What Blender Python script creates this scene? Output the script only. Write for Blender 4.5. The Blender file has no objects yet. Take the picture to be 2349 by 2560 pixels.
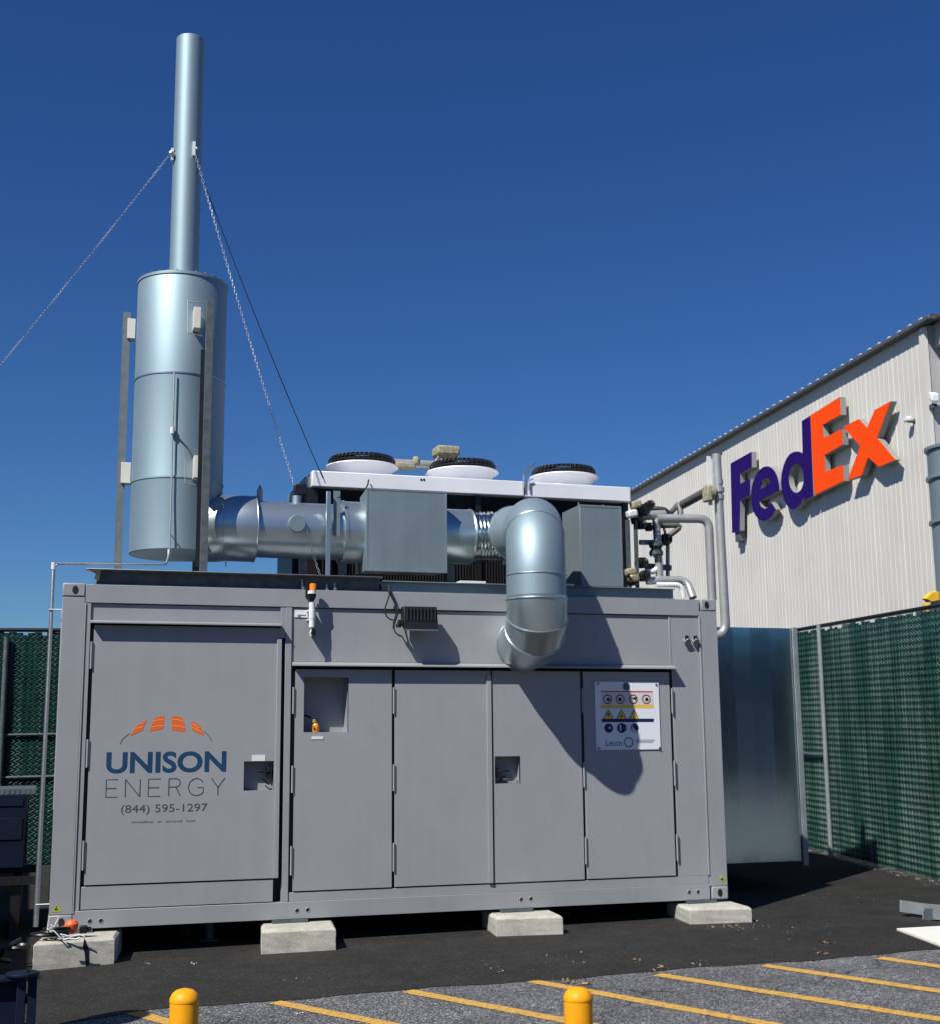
import bpy, bmesh, math, random
from mathutils import Vector, Matrix
from mathutils.geometry import tessellate_polygon
random.seed(7)
sc = bpy.context.scene
PI = math.pi

# ------------------------------------------------------------------ camera, sky, sun, exposure
CAM = Vector((-0.03, -11.6028, 1.4301))
YAW, PITCH, ROLL, FPX = 0.3008, 0.1736, -0.0092, 3331.67        # focal length in pixels of a 2349 x 2560 picture
def basis():
    cy, sy, cp, sp = math.cos(YAW), math.sin(YAW), math.cos(PITCH), math.sin(PITCH)
    f = Vector((sy*cp, cy*cp, sp)); r = Vector((cy, -sy, 0)); u = r.cross(f)
    c, s = math.cos(ROLL), math.sin(ROLL)
    return c*r + s*u, -s*r + c*u, f
CR, CU, CF = basis()
cam_data = bpy.data.cameras.new('camera'); cam = bpy.data.objects.new('camera', cam_data)
sc.collection.objects.link(cam); sc.camera = cam
cam.matrix_world = Matrix(((CR.x, CU.x, -CF.x, CAM.x), (CR.y, CU.y, -CF.y, CAM.y), (CR.z, CU.z, -CF.z, CAM.z), (0, 0, 0, 1)))
cam_data.sensor_fit = 'HORIZONTAL'; cam_data.sensor_width = 36; cam_data.lens = FPX/2349*36
cam_data.clip_start = 0.05; cam_data.clip_end = 2000
SUN = Vector((-1.0, -0.74, 1.39)).normalized()                    # towards the sun
ELEV = math.asin(SUN.z); AZ = math.atan2(SUN.x, SUN.y)           # azimuth clockwise from +Y
w = bpy.data.worlds.new('World'); sc.world = w; w.use_nodes = True
nt = w.node_tree; nt.nodes.clear()
sky = nt.nodes.new('ShaderNodeTexSky'); sky.sky_type = 'NISHITA'; sky.sun_disc = False
sky.sun_elevation = ELEV; sky.sun_rotation = AZ; sky.altitude = 0; sky.air_density = 1.0; sky.dust_density = 0.15; sky.ozone_density = 4.0
bg = nt.nodes.new('ShaderNodeBackground'); bg.inputs['Strength'].default_value = 0.05
wo = nt.nodes.new('ShaderNodeOutputWorld')
hs = nt.nodes.new('ShaderNodeHueSaturation'); hs.inputs['Saturation'].default_value = 1.2; hs.inputs['Hue'].default_value = 0.512; hs.inputs['Value'].default_value = 0.88
nt.links.new(sky.outputs[0], hs.inputs['Color']); tn = nt.nodes.new('ShaderNodeVectorMath'); tn.operation = 'MULTIPLY'; tn.inputs[1].default_value = (0.74, 1.07, 1.34)
nt.links.new(hs.outputs[0], tn.inputs[0]); nt.links.new(tn.outputs[0], bg.inputs[0]); nt.links.new(bg.outputs[0], wo.inputs[0])
sl = bpy.data.lights.new('sun', 'SUN'); sl.energy = 4.6; sl.angle = math.radians(0.5); sl.color = (1.0, 0.955, 0.88)
so = bpy.data.objects.new('sun', sl); sc.collection.objects.link(so)
so.rotation_euler = SUN.to_track_quat('Z', 'Y').to_euler(); so.location = (-10, -10, 20)
sc.view_settings.view_transform = 'Standard'; sc.view_settings.look = 'None'; sc.view_settings.gamma = 1
sc.view_settings.use_curve_mapping = False; sc.view_settings.exposure = 0.38
sc.render.resolution_x = 939; sc.render.resolution_y = 1024

# ------------------------------------------------------------------ measuring helpers
def ray(px, py): return CF + (px-1174.5)/FPX*CR - (py-1280)/FPX*CU
def at(px, py, Y):
    d = ray(px, py); return CAM + d*((Y-CAM.y)/d.y)
def atz(px, py, z):
    d = ray(px, py); return CAM + d*((z-CAM.z)/d.z)
def atp(px, py, n, c):
    d = ray(px, py); return CAM + d*((c - n.dot(CAM))/n.dot(d))
def gz(x, y):                                                    # the yard is gently tilted
    return -0.233 + 0.012*max(-8, min(14, x)) + 0.02*max(-16, min(14, y))
def atg(px, py):
    n = Vector((-0.012, -0.02, 1)); return atp(px, py, n, -0.233)

# ------------------------------------------------------------------ materials
MATS = {}
def mat(name, col, rough=0.6, metal=0.0, var=0.0, vscale=6.0, bump=0.0, bscale=40.0, spec=None, coat=0.0, rvar=0.0, emit=None):
    m = bpy.data.materials.new(name); m.use_nodes = True; t = m.node_tree; N = t.nodes; L = t.links
    b = N['Principled BSDF']; b.inputs['Base Color'].default_value = (*col, 1)
    b.inputs['Roughness'].default_value = rough; b.inputs['Metallic'].default_value = metal
    if spec is not None: b.inputs['Specular IOR Level'].default_value = spec
    if coat: b.inputs['Coat Weight'].default_value = coat
    if var or rvar or bump:
        tc = N.new('ShaderNodeTexCoord')
    if var or rvar:
        n = N.new('ShaderNodeTexNoise'); n.inputs['Scale'].default_value = vscale; n.inputs['Detail'].default_value = 6; n.inputs['Roughness'].default_value = 0.6
        L.new(tc.outputs['Object'], n.inputs['Vector'])
    if var:
        mr = N.new('ShaderNodeMapRange'); mr.inputs['From Min'].default_value = 0.3; mr.inputs['From Max'].default_value = 0.7
        mr.inputs['To Min'].default_value = 1-var; mr.inputs['To Max'].default_value = 1+var
        mx = N.new('ShaderNodeVectorMath'); mx.operation = 'SCALE'; mx.inputs[0].default_value = col
        L.new(n.outputs['Fac'], mr.inputs['Value']); L.new(mr.outputs[0], mx.inputs['Scale']); L.new(mx.outputs[0], b.inputs['Base Color'])
    if rvar:
        m2 = N.new('ShaderNodeMapRange'); m2.inputs['From Min'].default_value = 0.3; m2.inputs['From Max'].default_value = 0.7
        m2.inputs['To Min'].default_value = max(0.02, rough-rvar); m2.inputs['To Max'].default_value = min(1, rough+rvar)
        L.new(n.outputs['Fac'], m2.inputs['Value']); L.new(m2.outputs[0], b.inputs['Roughness'])
    if bump:
        n3 = N.new('ShaderNodeTexNoise'); n3.inputs['Scale'].default_value = bscale; n3.inputs['Detail'].default_value = 4
        L.new(tc.outputs['Object'], n3.inputs['Vector'])
        bp = N.new('ShaderNodeBump'); bp.inputs['Strength'].default_value = bump; bp.inputs['Distance'].default_value = 0.01
        L.new(n3.outputs['Fac'], bp.inputs['Height']); L.new(bp.outputs[0], b.inputs['Normal'])
    if emit:
        b.inputs['Emission Color'].default_value = (*emit, 1); b.inputs['Emission Strength'].default_value = 1
    MATS[name] = m; return m
def galv(name, col, rough, spangle=0.12, scale=60, dent=0.0, dscale=3.0, metal=1.0):
    m = bpy.data.materials.new(name); m.use_nodes = True; t = m.node_tree; N = t.nodes; L = t.links
    b = N['Principled BSDF']; b.inputs['Metallic'].default_value = metal
    tc = N.new('ShaderNodeTexCoord')
    v = N.new('ShaderNodeTexVoronoi'); v.inputs['Scale'].default_value = scale; L.new(tc.outputs['Object'], v.inputs['Vector'])
    n = N.new('ShaderNodeTexNoise'); n.inputs['Scale'].default_value = 2.2; n.inputs['Detail'].default_value = 7; L.new(tc.outputs['Object'], n.inputs['Vector'])
    sep = N.new('ShaderNodeSeparateColor'); L.new(v.outputs['Color'], sep.inputs[0])
    ad = N.new('ShaderNodeMath'); ad.operation = 'ADD'; L.new(sep.outputs[0], ad.inputs[0]); L.new(n.outputs['Fac'], ad.inputs[1])
    mr = N.new('ShaderNodeMapRange'); mr.inputs['From Min'].default_value = 0.3; mr.inputs['From Max'].default_value = 1.7
    mr.inputs['To Min'].default_value = 1-spangle; mr.inputs['To Max'].default_value = 1+spangle; L.new(ad.outputs[0], mr.inputs['Value'])
    sc_ = N.new('ShaderNodeVectorMath'); sc_.operation = 'SCALE'; sc_.inputs[0].default_value = col
    L.new(mr.outputs[0], sc_.inputs['Scale']); L.new(sc_.outputs[0], b.inputs['Base Color'])
    m2 = N.new('ShaderNodeMapRange'); m2.inputs['From Min'].default_value = 0.3; m2.inputs['From Max'].default_value = 1.7
    m2.inputs['To Min'].default_value = rough*0.95; m2.inputs['To Max'].default_value = rough*1.05
    L.new(ad.outputs[0], m2.inputs['Value']); L.new(m2.outputs[0], b.inputs['Roughness'])
    if dent:
        n3 = N.new('ShaderNodeTexNoise'); n3.inputs['Scale'].default_value = dscale; n3.inputs['Detail'].default_value = 2
        L.new(tc.outputs['Object'], n3.inputs['Vector'])
        bp = N.new('ShaderNodeBump'); bp.inputs['Strength'].default_value = dent; bp.inputs['Distance'].default_value = 0.05
        L.new(n3.outputs['Fac'], bp.inputs['Height']); L.new(bp.outputs[0], b.inputs['Normal'])
    MATS[name] = m; return m
PAINT = mat('container_grey_paint', (0.287, 0.298, 0.314), 0.42, var=0.04, vscale=1.6, bump=0.05, bscale=3.0, rvar=0.06)
PAINT2 = mat('door_grey_paint', (0.292, 0.303, 0.319), 0.45, var=0.035, vscale=2.3, bump=0.06, bscale=2.0, rvar=0.06)
def weather(m, amt=0.10):
    t = m.node_tree; N = t.nodes; L = t.links; b = N['Principled BSDF']; src = b.inputs['Base Color'].links[0].from_socket
    tc = N.new('ShaderNodeTexCoord'); mp = N.new('ShaderNodeMapping'); mp.inputs['Scale'].default_value = (9, 9, 0.55)
    n = N.new('ShaderNodeTexNoise'); n.inputs['Scale'].default_value = 1.0; n.inputs['Detail'].default_value = 7; n.inputs['Roughness'].default_value = 0.7
    L.new(tc.outputs['Object'], mp.inputs[0]); L.new(mp.outputs[0], n.inputs['Vector'])
    n2 = N.new('ShaderNodeTexNoise'); n2.inputs['Scale'].default_value = 1.1; n2.inputs['Detail'].default_value = 3; L.new(tc.outputs['Object'], n2.inputs['Vector'])
    mu = N.new('ShaderNodeMath'); mu.operation = 'MULTIPLY'; L.new(n.outputs['Fac'], mu.inputs[0]); L.new(n2.outputs['Fac'], mu.inputs[1])
    mr = N.new('ShaderNodeMapRange'); mr.inputs['From Min'].default_value = 0.22; mr.inputs['From Max'].default_value = 0.42; mr.inputs['To Min'].default_value = 1.0; mr.inputs['To Max'].default_value = 1-amt
    L.new(mu.outputs[0], mr.inputs['Value']); s = N.new('ShaderNodeVectorMath'); s.operation = 'SCALE'; L.new(src, s.inputs[0]); L.new(mr.outputs[0], s.inputs['Scale']); L.new(s.outputs[0], b.inputs['Base Color'])
weather(PAINT, 0.075); weather(PAINT2, 0.06)
BLACK = mat('rubber_and_gap_shade', (0.006, 0.006, 0.007), 0.7)  # rubber of the cables, also fills the door gaps as painted shade
BLACKM = mat('black_painted_metal', (0.007, 0.007, 0.008), 0.45, var=0.3, vscale=25)
DARKFIN = mat('radiator_fins', (0.006, 0.006, 0.008), 0.7, var=0.4, vscale=60)
GALV = galv('galvanized_sheet', (0.29, 0.385, 0.43), 0.58, 0.03, 130, metal=0.7)
GALVS = galv('shiny_duct_sheet', (0.46, 0.54, 0.57), 0.34, 0.02, 130, 0.04, 3.0, metal=0.85)
GALVF = galv('flexible_duct_foil', (0.68, 0.72, 0.72), 0.18, 0.05, 90, 0.12, 9.0)
GALVM = galv('mirror_sheet', (0.56, 0.68, 0.70), 0.13, 0.02, 20, 0.04, 1.5, metal=1.0)
STEEL = galv('hot_dip_steel', (0.42, 0.45, 0.47), 0.5, 0.08, 60)
STEELD = mat('weathered_steel', (0.095, 0.118, 0.13), 0.55, 0.3, var=0.3, vscale=14)
BRACKET = mat('cream_bracket_paint', (0.62, 0.60, 0.54), 0.55, var=0.06, vscale=9)
BOXSHEET = mat('matt_zinc_sheet', (0.20, 0.255, 0.28), 0.45, 0.3, var=0.05, vscale=3)
WHITE = mat('white_enamel', (0.74, 0.75, 0.78), 0.4, var=0.04, vscale=4)
OFFWHITE = mat('white_plastic', (0.70, 0.71, 0.72), 0.45, var=0.05, vscale=10)
LAG = mat('aluminium_lagging', (0.42, 0.425, 0.415), 0.42, 0.45, var=0.12, vscale=9)
LAGD = mat('dark_lagging', (0.13, 0.13, 0.12), 0.6, 0.2, var=0.25, vscale=12)
LICHEN = mat('weathered_stone_box', (0.30, 0.28, 0.19), 0.85, var=0.4, vscale=30, bump=0.4, bscale=60)
COPPER = mat('copper', (0.55, 0.22, 0.12), 0.4, 0.8)
BRASS = mat('dull_brass', (0.45, 0.38, 0.22), 0.45, 0.5, var=0.2, vscale=30)
AMBER = mat('amber_lens', (0.85, 0.24, 0.01), 0.15, coat=0.5)
SIGNW = mat('sign_white', (0.72, 0.76, 0.80), 0.35)
RED = mat('sign_red', (0.50, 0.06, 0.05), 0.5); YEL = mat('sign_yellow', (0.80, 0.50, 0.06), 0.5)
NAVYB = mat('sign_navy', (0.005, 0.013, 0.075), 0.5); INK = mat('ink_black', (0.012, 0.013, 0.02), 0.6)
PINK = mat('sign_pink', (0.66, 0.58, 0.56), 0.5); SLATEI = mat('sign_slate', (0.10, 0.13, 0.15), 0.5)
LOGOB = mat('logo_blue', (0.004, 0.045, 0.115), 0.5, var=0.2, vscale=6); LOGOO = mat('logo_orange', (0.72, 0.13, 0.015), 0.5)
LOGOO2 = mat('logo_light_orange', (0.80, 0.30, 0.12), 0.5)
LOGOG = mat('logo_grey', (0.06, 0.063, 0.075), 0.6)
HAZY = mat('hazard_yellow', (0.36, 0.44, 0.02), 0.5)
PURPLE = mat('letter_purple', (0.018, 0.002, 0.115), 0.55, spec=0.12); ORANGE = mat('letter_orange', (1.0, 0.075, 0.0), 0.55, spec=0.12)
RETURN = mat('letter_return', (0.27, 0.275, 0.27), 0.5, 0.1)
SIDING = mat('white_ribbed_siding', (0.63, 0.61, 0.555), 0.6, var=0.035, vscale=0.8)
TRIM = mat('roof_trim', (0.10, 0.105, 0.105), 0.5, 0.2, var=0.25, vscale=9)
GREYWALL = mat('grey_facade', (0.36, 0.36, 0.36), 0.6, var=0.1, vscale=1.5)
SLAT = mat('green_slat', (0.003, 0.028, 0.022), 0.3, var=0.6, vscale=5, spec=0.5, bump=0.25, bscale=30)
WIRE = mat('fence_wire', (0.30, 0.46, 0.40), 0.28, 0.3, var=0.6, vscale=9)
POSTG = mat('galvanized_post', (0.33, 0.37, 0.38), 0.45, 0.5, var=0.15, vscale=8)
NAVY = mat('navy_paint', (0.003, 0.007, 0.022), 0.6, spec=0.15, var=0.2, vscale=5)
NAVY2 = mat('navy_panel', (0.0045, 0.009, 0.024), 0.6, spec=0.15, var=0.2, vscale=5)
CHAIN = mat('zinc_chain', (0.72, 0.74, 0.78), 0.35, 0.5)
CABLE = mat('dark_cable', (0.012, 0.016, 0.03), 0.5)
BOLLY = mat('bollard_yellow', (0.84, 0.35, 0.006), 0.5, var=0.09, vscale=14, spec=0.3, bump=0.08, bscale=25, rvar=0.12)
YEL2 = mat('machine_yellow', (0.80, 0.48, 0.03), 0.5, var=0.12, vscale=12)
BEIGE = mat('machine_beige', (0.62, 0.42, 0.28), 0.6)
ORCAP = mat('orange_plastic', (0.85, 0.13, 0.03), 0.45, var=0.3, vscale=40)
BOARD = mat('white_slab', (0.70, 0.69, 0.62), 0.7, var=0.06, vscale=5)
LEAF = mat('dry_leaf', (0.30, 0.19, 0.10), 0.8, var=0.4, vscale=15); CHIP = mat('pale_chips', (0.50, 0.48, 0.42), 0.8, var=0.3, vscale=15)
PLAST = mat('black_hose', (0.012, 0.012, 0.013), 0.4)

def ground_mat(name, base, speck, scale, amt, patch, pscale, rough=0.9, bumpd=0.4, stain=None):
    m = bpy.data.materials.new(name); m.use_nodes = True; t = m.node_tree; N = t.nodes; L = t.links
    b = N['Principled BSDF']; b.inputs['Roughness'].default_value = rough; b.inputs['Specular IOR Level'].default_value = 0.25
    tc = N.new('ShaderNodeTexCoord')
    v = N.new('ShaderNodeTexVoronoi'); v.inputs['Scale'].default_value = scale; L.new(tc.outputs['Object'], v.inputs['Vector'])
    sep = N.new('ShaderNodeSeparateColor'); L.new(v.outputs['Color'], sep.inputs[0])
    n = N.new('ShaderNodeTexNoise'); n.inputs['Scale'].default_value = pscale; n.inputs['Detail'].default_value = 8; n.inputs['Roughness'].default_value = 0.65; L.new(tc.outputs['Object'], n.inputs['Vector'])
    cr = N.new('ShaderNodeValToRGB'); e = cr.color_ramp.elements
    e[0].position = 0.0; e[0].color = (*[c*(1-amt) for c in base], 1); e[1].position = 1.0; e[1].color = (*speck, 1)
    x = cr.color_ramp.elements.new(0.72); x.color = (*base, 1)
    L.new(sep.outputs[0], cr.inputs[0])
    mr = N.new('ShaderNodeMapRange'); mr.inputs['From Min'].default_value = 0.3; mr.inputs['From Max'].default_value = 0.7
    mr.inputs['To Min'].default_value = 1-patch; mr.inputs['To Max'].default_value = 1+patch; L.new(n.outputs['Fac'], mr.inputs['Value'])
    s = N.new('ShaderNodeVectorMath'); s.operation = 'SCALE'; L.new(cr.outputs[0], s.inputs[0]); L.new(mr.outputs[0], s.inputs['Scale'])
    L.new(s.outputs[0], b.inputs['Base Color'])
    if stain:
        q = N.new('ShaderNodeTexNoise'); q.inputs['Scale'].default_value = 0.55; q.inputs['Detail'].default_value = 6; q.inputs['Roughness'].default_value = 0.7; q.inputs['Distortion'].default_value = 1.2; L.new(tc.outputs['Object'], q.inputs['Vector'])
        qm = N.new('ShaderNodeMapRange'); qm.inputs['From Min'].default_value = 0.38; qm.inputs['From Max'].default_value = 0.66; qm.inputs['To Min'].default_value = 1+stain*.5; qm.inputs['To Max'].default_value = 1-stain; L.new(q.outputs['Fac'], qm.inputs['Value'])
        s2 = N.new('ShaderNodeVectorMath'); s2.operation = 'SCALE'; L.new(s.outputs[0], s2.inputs[0]); L.new(qm.outputs[0], s2.inputs['Scale'])
        w3 = N.new('ShaderNodeTexNoise'); w3.inputs['Scale'].default_value = 3.0; w3.inputs['Detail'].default_value = 6; L.new(tc.outputs['Object'], w3.inputs['Vector'])
        ws = N.new('ShaderNodeVectorMath'); ws.operation = 'SCALE'; ws.inputs['Scale'].default_value = 0.45; L.new(w3.outputs['Color'], ws.inputs[0])
        wa = N.new('ShaderNodeVectorMath'); wa.operation = 'ADD'; L.new(tc.outputs['Object'], wa.inputs[0]); L.new(ws.outputs[0], wa.inputs[1])
        cv = N.new('ShaderNodeTexVoronoi'); cv.feature = 'DISTANCE_TO_EDGE'; cv.inputs['Scale'].default_value = 0.42; L.new(wa.outputs[0], cv.inputs['Vector'])
        cm = N.new('ShaderNodeMapRange'); cm.inputs['From Min'].default_value = 0.002; cm.inputs['From Max'].default_value = 0.006; cm.inputs['To Min'].default_value = 0.45; cm.inputs['To Max'].default_value = 1.0; L.new(cv.outputs['Distance'], cm.inputs['Value'])
        s3 = N.new('ShaderNodeVectorMath'); s3.operation = 'SCALE'; L.new(s2.outputs[0], s3.inputs[0]); L.new(cm.outputs[0], s3.inputs['Scale']); L.new(s3.outputs[0], b.inputs['Base Color'])
    bp = N.new('ShaderNodeBump'); bp.inputs['Strength'].default_value = bumpd; bp.inputs['Distance'].default_value = 0.006
    L.new(sep.outputs[1], bp.inputs['Height']); L.new(bp.outputs[0], b.inputs['Normal'])
    return m
OLD = ground_mat('old_asphalt', (0.098, 0.102, 0.110), (0.36, 0.36, 0.36), 110, 0.55, 0.2, 1.7, stain=0.22)
NEW = ground_mat('new_asphalt', (0.0215, 0.021, 0.020), (0.05, 0.048, 0.045), 110, 0.35, 0.30, 2.6, 0.8, 0.25)
CONC = ground_mat('cast_concrete', (0.42, 0.41, 0.355), (0.50, 0.49, 0.43), 150, 0.10, 0.2, 6.0, 0.9, 0.15)
def stripe_mat():
    m = bpy.data.materials.new('worn_yellow_paint'); m.use_nodes = True; t = m.node_tree; N = t.nodes; L = t.links
    b = N['Principled BSDF']; b.inputs['Roughness'].default_value = 0.8
    tc = N.new('ShaderNodeTexCoord')
    n = N.new('ShaderNodeTexNoise'); n.inputs['Scale'].default_value = 38; n.inputs['Detail'].default_value = 5; n.inputs['Roughness'].default_value = 0.75
    L.new(tc.outputs['Object'], n.inputs['Vector'])
    cr = N.new('ShaderNodeValToRGB'); cr.color_ramp.elements[0].position = 0.37; cr.color_ramp.elements[0].color = (0.13, 0.12, 0.10, 1)
    cr.color_ramp.elements[1].position = 0.50; cr.color_ramp.elements[1].color = (0.58, 0.33, 0.055, 1)
    L.new(n.outputs['Fac'], cr.inputs[0]); L.new(cr.outputs[0], b.inputs['Base Color'])
    return m
STRIPE = stripe_mat()
def glint_streaks(m, lo, hi):  # bright and dull bands painted into the colour as glints on the wire
    t = m.node_tree; N = t.nodes; L = t.links; b = N['Principled BSDF']
    tc = N.new('ShaderNodeTexCoord'); mp = N.new('ShaderNodeMapping'); mp.inputs['Scale'].default_value = (7, 3.2, 0.5)
    n = N.new('ShaderNodeTexNoise'); n.inputs['Scale'].default_value = 1.0; n.inputs['Detail'].default_value = 4; n.inputs['Roughness'].default_value = 0.75; n.inputs['Distortion'].default_value = 0.4
    L.new(tc.outputs['Object'], mp.inputs[0]); L.new(mp.outputs[0], n.inputs['Vector'])
    cr = N.new('ShaderNodeValToRGB'); cr.color_ramp.elements[0].position = 0.44; cr.color_ramp.elements[0].color = (*lo, 1); cr.color_ramp.elements[1].position = 0.60; cr.color_ramp.elements[1].color = (*hi, 1)
    L.new(n.outputs['Fac'], cr.inputs[0]); L.new(cr.outputs[0], b.inputs['Base Color'])
glint_streaks(WIRE, (0.09, 0.20, 0.165), (0.55, 0.72, 0.66))
weather(SIDING, 0.10); weather(BOXSHEET, 0.12)

# ------------------------------------------------------------------ mesh builder
def frame_of(d):
    d = d.normalized(); a = Vector((0, 0, 1)) if abs(d.z) < 0.9 else Vector((1, 0, 0))
    u = d.cross(a).normalized(); return u, d.cross(u).normalized()
class MB:
    def __init__(s): s.v = []; s.f = []; s.mi = []; s.m = 0
    def add(s, vs, fs):
        o = len(s.v); s.v += [tuple(v) for v in vs]; s.f += [tuple(i+o for i in f) for f in fs]; s.mi += [s.m]*len(fs); return s
    def box(s, x0, x1, y0, y1, z0, z1):
        return s.add([(x0,y0,z0),(x1,y0,z0),(x1,y1,z0),(x0,y1,z0),(x0,y0,z1),(x1,y0,z1),(x1,y1,z1),(x0,y1,z1)],
                     [(0,3,2,1),(4,5,6,7),(0,1,5,4),(1,2,6,5),(2,3,7,6),(3,0,4,7)])
    def obox(s, c, ax, ay, az, hx, hy, hz):
        c = Vector(c); vs = []
        for k in (-1, 1):
            for (i, j) in ((-1,-1),(1,-1),(1,1),(-1,1)): vs.append(c + ax*hx*i + ay*hy*j + az*hz*k)
        return s.add(vs, [(0,3,2,1),(4,5,6,7),(0,1,5,4),(1,2,6,5),(2,3,7,6),(3,0,4,7)])
    def hexa(s, a, b):                                            # two quads (lists of 4 points) joined
        return s.add(list(a)+list(b), [(0,3,2,1),(4,5,6,7),(0,1,5,4),(1,2,6,5),(2,3,7,6),(3,0,4,7)])
    def tube(s, pts, r, n=12, caps=True):
        pts = [Vector(p) for p in pts]; R = r if isinstance(r, (list, tuple)) else [r]*len(pts)
        vs = []; fs = []; u = None
        for i, p in enumerate(pts):
            d = (pts[min(i+1, len(pts)-1)] - pts[max(i-1, 0)])
            if d.length < 1e-9: d = Vector((0, 0, 1))
            d.normalize()
            if u is None: u, w_ = frame_of(d)
            u = (u - d*u.dot(d)).normalized(); w_ = d.cross(u)
            for k in range(n):
                a = 2*PI*k/n; vs.append(p + (u*math.cos(a) + w_*math.sin(a))*R[i])
        for i in range(len(pts)-1):
            for k in range(n):
                k2 = (k+1) % n; fs.append((i*n+k, i*n+k2, (i+1)*n+k2, (i+1)*n+k))
        if caps: fs.append(tuple(range(n))[::-1]); fs.append(tuple(range((len(pts)-1)*n, len(pts)*n)))
        return s.add(vs, fs)
    def cyl(s, a, b, r, n=16, r2=None): return s.tube([a, b], [r, r if r2 is None else r2], n)
    def rev(s, c, prof, n=48, closed=False):                       # profile of (radius, height) about a vertical axis
        c = Vector(c); vs = []; fs = []; m = len(prof)
        for (r, h) in prof:
            for k in range(n):
                a = 2*PI*k/n; vs.append((c.x + r*math.cos(a), c.y + r*math.sin(a), c.z + h))
        for i in range(m - (0 if closed else 1)):
            j = (i+1) % m
            for k in range(n):
                k2 = (k+1) % n; fs.append((i*n+k, i*n+k2, j*n+k2, j*n+k))
        return s.add(vs, fs)
    def torus(s, c, u, w_, R, r, n=24, k=6, sy=1.0):
        c = Vector(c); nrm = u.cross(w_); vs = []; fs = []
        for i in range(n):
            a = 2*PI*i/n; d = u*math.cos(a) + w_*math.sin(a); p = c + u*math.cos(a)*R + w_*math.sin(a)*R*sy
            for j in range(k):
                b = 2*PI*j/k; vs.append(p + d*math.cos(b)*r + nrm*math.sin(b)*r)
        for i in range(n):
            for j in range(k): fs.append((i*k+j, ((i+1)%n)*k+j, ((i+1)%n)*k+(j+1)%k, i*k+(j+1)%k))
        return s.add(vs, fs)
    def prism(s, loops, fn, t0, t1, side=True, back=True):          # loops: outer + holes in 2D; fn(u,v,t) -> 3D
        loops3 = [[Vector((a, b, 0)) for a, b in lp] for lp in loops]
        tris = tessellate_polygon(loops3); flat = [p for lp in loops for p in lp]; n = len(flat)
        vs = [fn(a, b, t0) for a, b in flat] + [fn(a, b, t1) for a, b in flat]
        fs = [tuple(t) for t in tris]
        if back: fs += [tuple(i+n for i in t[::-1]) for t in tris]
        if side:
            o = 0
            for lp in loops:
                m = len(lp)
                for i in range(m):
                    j = (i+1) % m; fs.append((o+i, o+j, o+j+n, o+i+n))
                o += m
        return s.add(vs, fs)
    def build(s, name, mats, parent=None, org=None, smooth=35, bevel=0, recalc=True, label=None):
        o = Vector(org) if org is not None else Vector((0, 0, 0))
        if parent is not None:
            p = parent
            while p.parent is not None: p = p.parent
            o = Vector(p['_o']) if '_o' in p else p.location.copy()
        me = bpy.data.meshes.new(name)
        me.from_pydata([tuple(Vector(v)-o) for v in s.v], [], s.f)
        mats = mats if isinstance(mats, (list, tuple)) else [mats]
        for m in mats: me.materials.append(m)
        if len(mats) > 1: me.polygons.foreach_set('material_index', s.mi)
        if recalc:
            bm = bmesh.new(); bm.from_mesh(me); bmesh.ops.recalc_face_normals(bm, faces=bm.faces[:]); bm.to_mesh(me); bm.free()
        if smooth:
            me.polygons.foreach_set('use_smooth', [True]*len(me.polygons)); me.set_sharp_from_angle(angle=math.radians(smooth))
        me.update()
        ob = bpy.data.objects.new(name, me); sc.collection.objects.link(ob)
        if parent is not None: ob.parent = parent
        else: ob.location = o
        if bevel:
            bv = ob.modifiers.new('bevel', 'BEVEL'); bv.width = bevel; bv.segments = 2; bv.limit_method = 'ANGLE'; bv.angle_limit = math.radians(40)
        if label: ob['label'] = label
        return ob
def thing(name, label, cat, loc=(0, 0, 0), group=None):
    o = bpy.data.objects.new(name, None); o.empty_display_size = 0.2; sc.collection.objects.link(o)
    o.location = loc; o['label'] = label; o['category'] = cat
    if group: o['group'] = group
    return o
def tag(o, label, cat, group=None):
    o['label'] = label; o['category'] = cat
    if group: o['group'] = group
    return o
def struct(o, kind='structure', label=None, cat=None):
    o['kind'] = kind
    if label: o['label'] = label
    if cat: o['category'] = cat
    return o
def copy_tree(o, parent=None):
    c = o.copy(); sc.collection.objects.link(c)
    if parent is not None: c.parent = parent
    for ch in list(o.children): copy_tree(ch, c)
    return c
def text_mesh(s, body, x0, x1, z0, z1, y, off=0.0, dep=0.0015):
    cu = bpy.data.curves.new('t', 'FONT'); cu.body = body; cu.offset = off; cu.resolution_u = 4
    ob = bpy.data.objects.new('t', cu); sc.collection.objects.link(ob)
    bpy.context.view_layer.update(); me = bpy.data.meshes.new_from_object(ob.evaluated_get(bpy.context.evaluated_depsgraph_get()))
    xs = [v.co.x for v in me.vertices]; zs = [v.co.y for v in me.vertices]
    a, b, c, d = min(xs), max(xs), min(zs), max(zs)
    s.add([(x0 + (v.co.x-a)/(b-a)*(x1-x0), y, z0 + (v.co.y-c)/(d-c)*(z1-z0)) for v in me.vertices], [tuple(p.vertices) for p in me.polygons])
    bpy.data.objects.remove(ob); bpy.data.curves.remove(cu); bpy.data.meshes.remove(me); return s
def strokes(s, lines, x0, z0, w_, h, t, y):                          # letter strokes as flat ribbons
    for ln in lines:
        P = [Vector((x0 + a*w_, z0 + b*h)) for a, b in ln]
        L_ = []; R_ = []
        for i, p in enumerate(P):
            d = (P[min(i+1, len(P)-1)] - P[max(i-1, 0)]).normalized(); n = Vector((-d.y, d.x))*t/2
            L_.append(p+n); R_.append(p-n)
        vs = [(q.x, y, q.y) for q in L_+R_]; n = len(P)
        s.add(vs, [(i, i+1, n+i+1, n+i) for i in range(n-1)])
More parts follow.
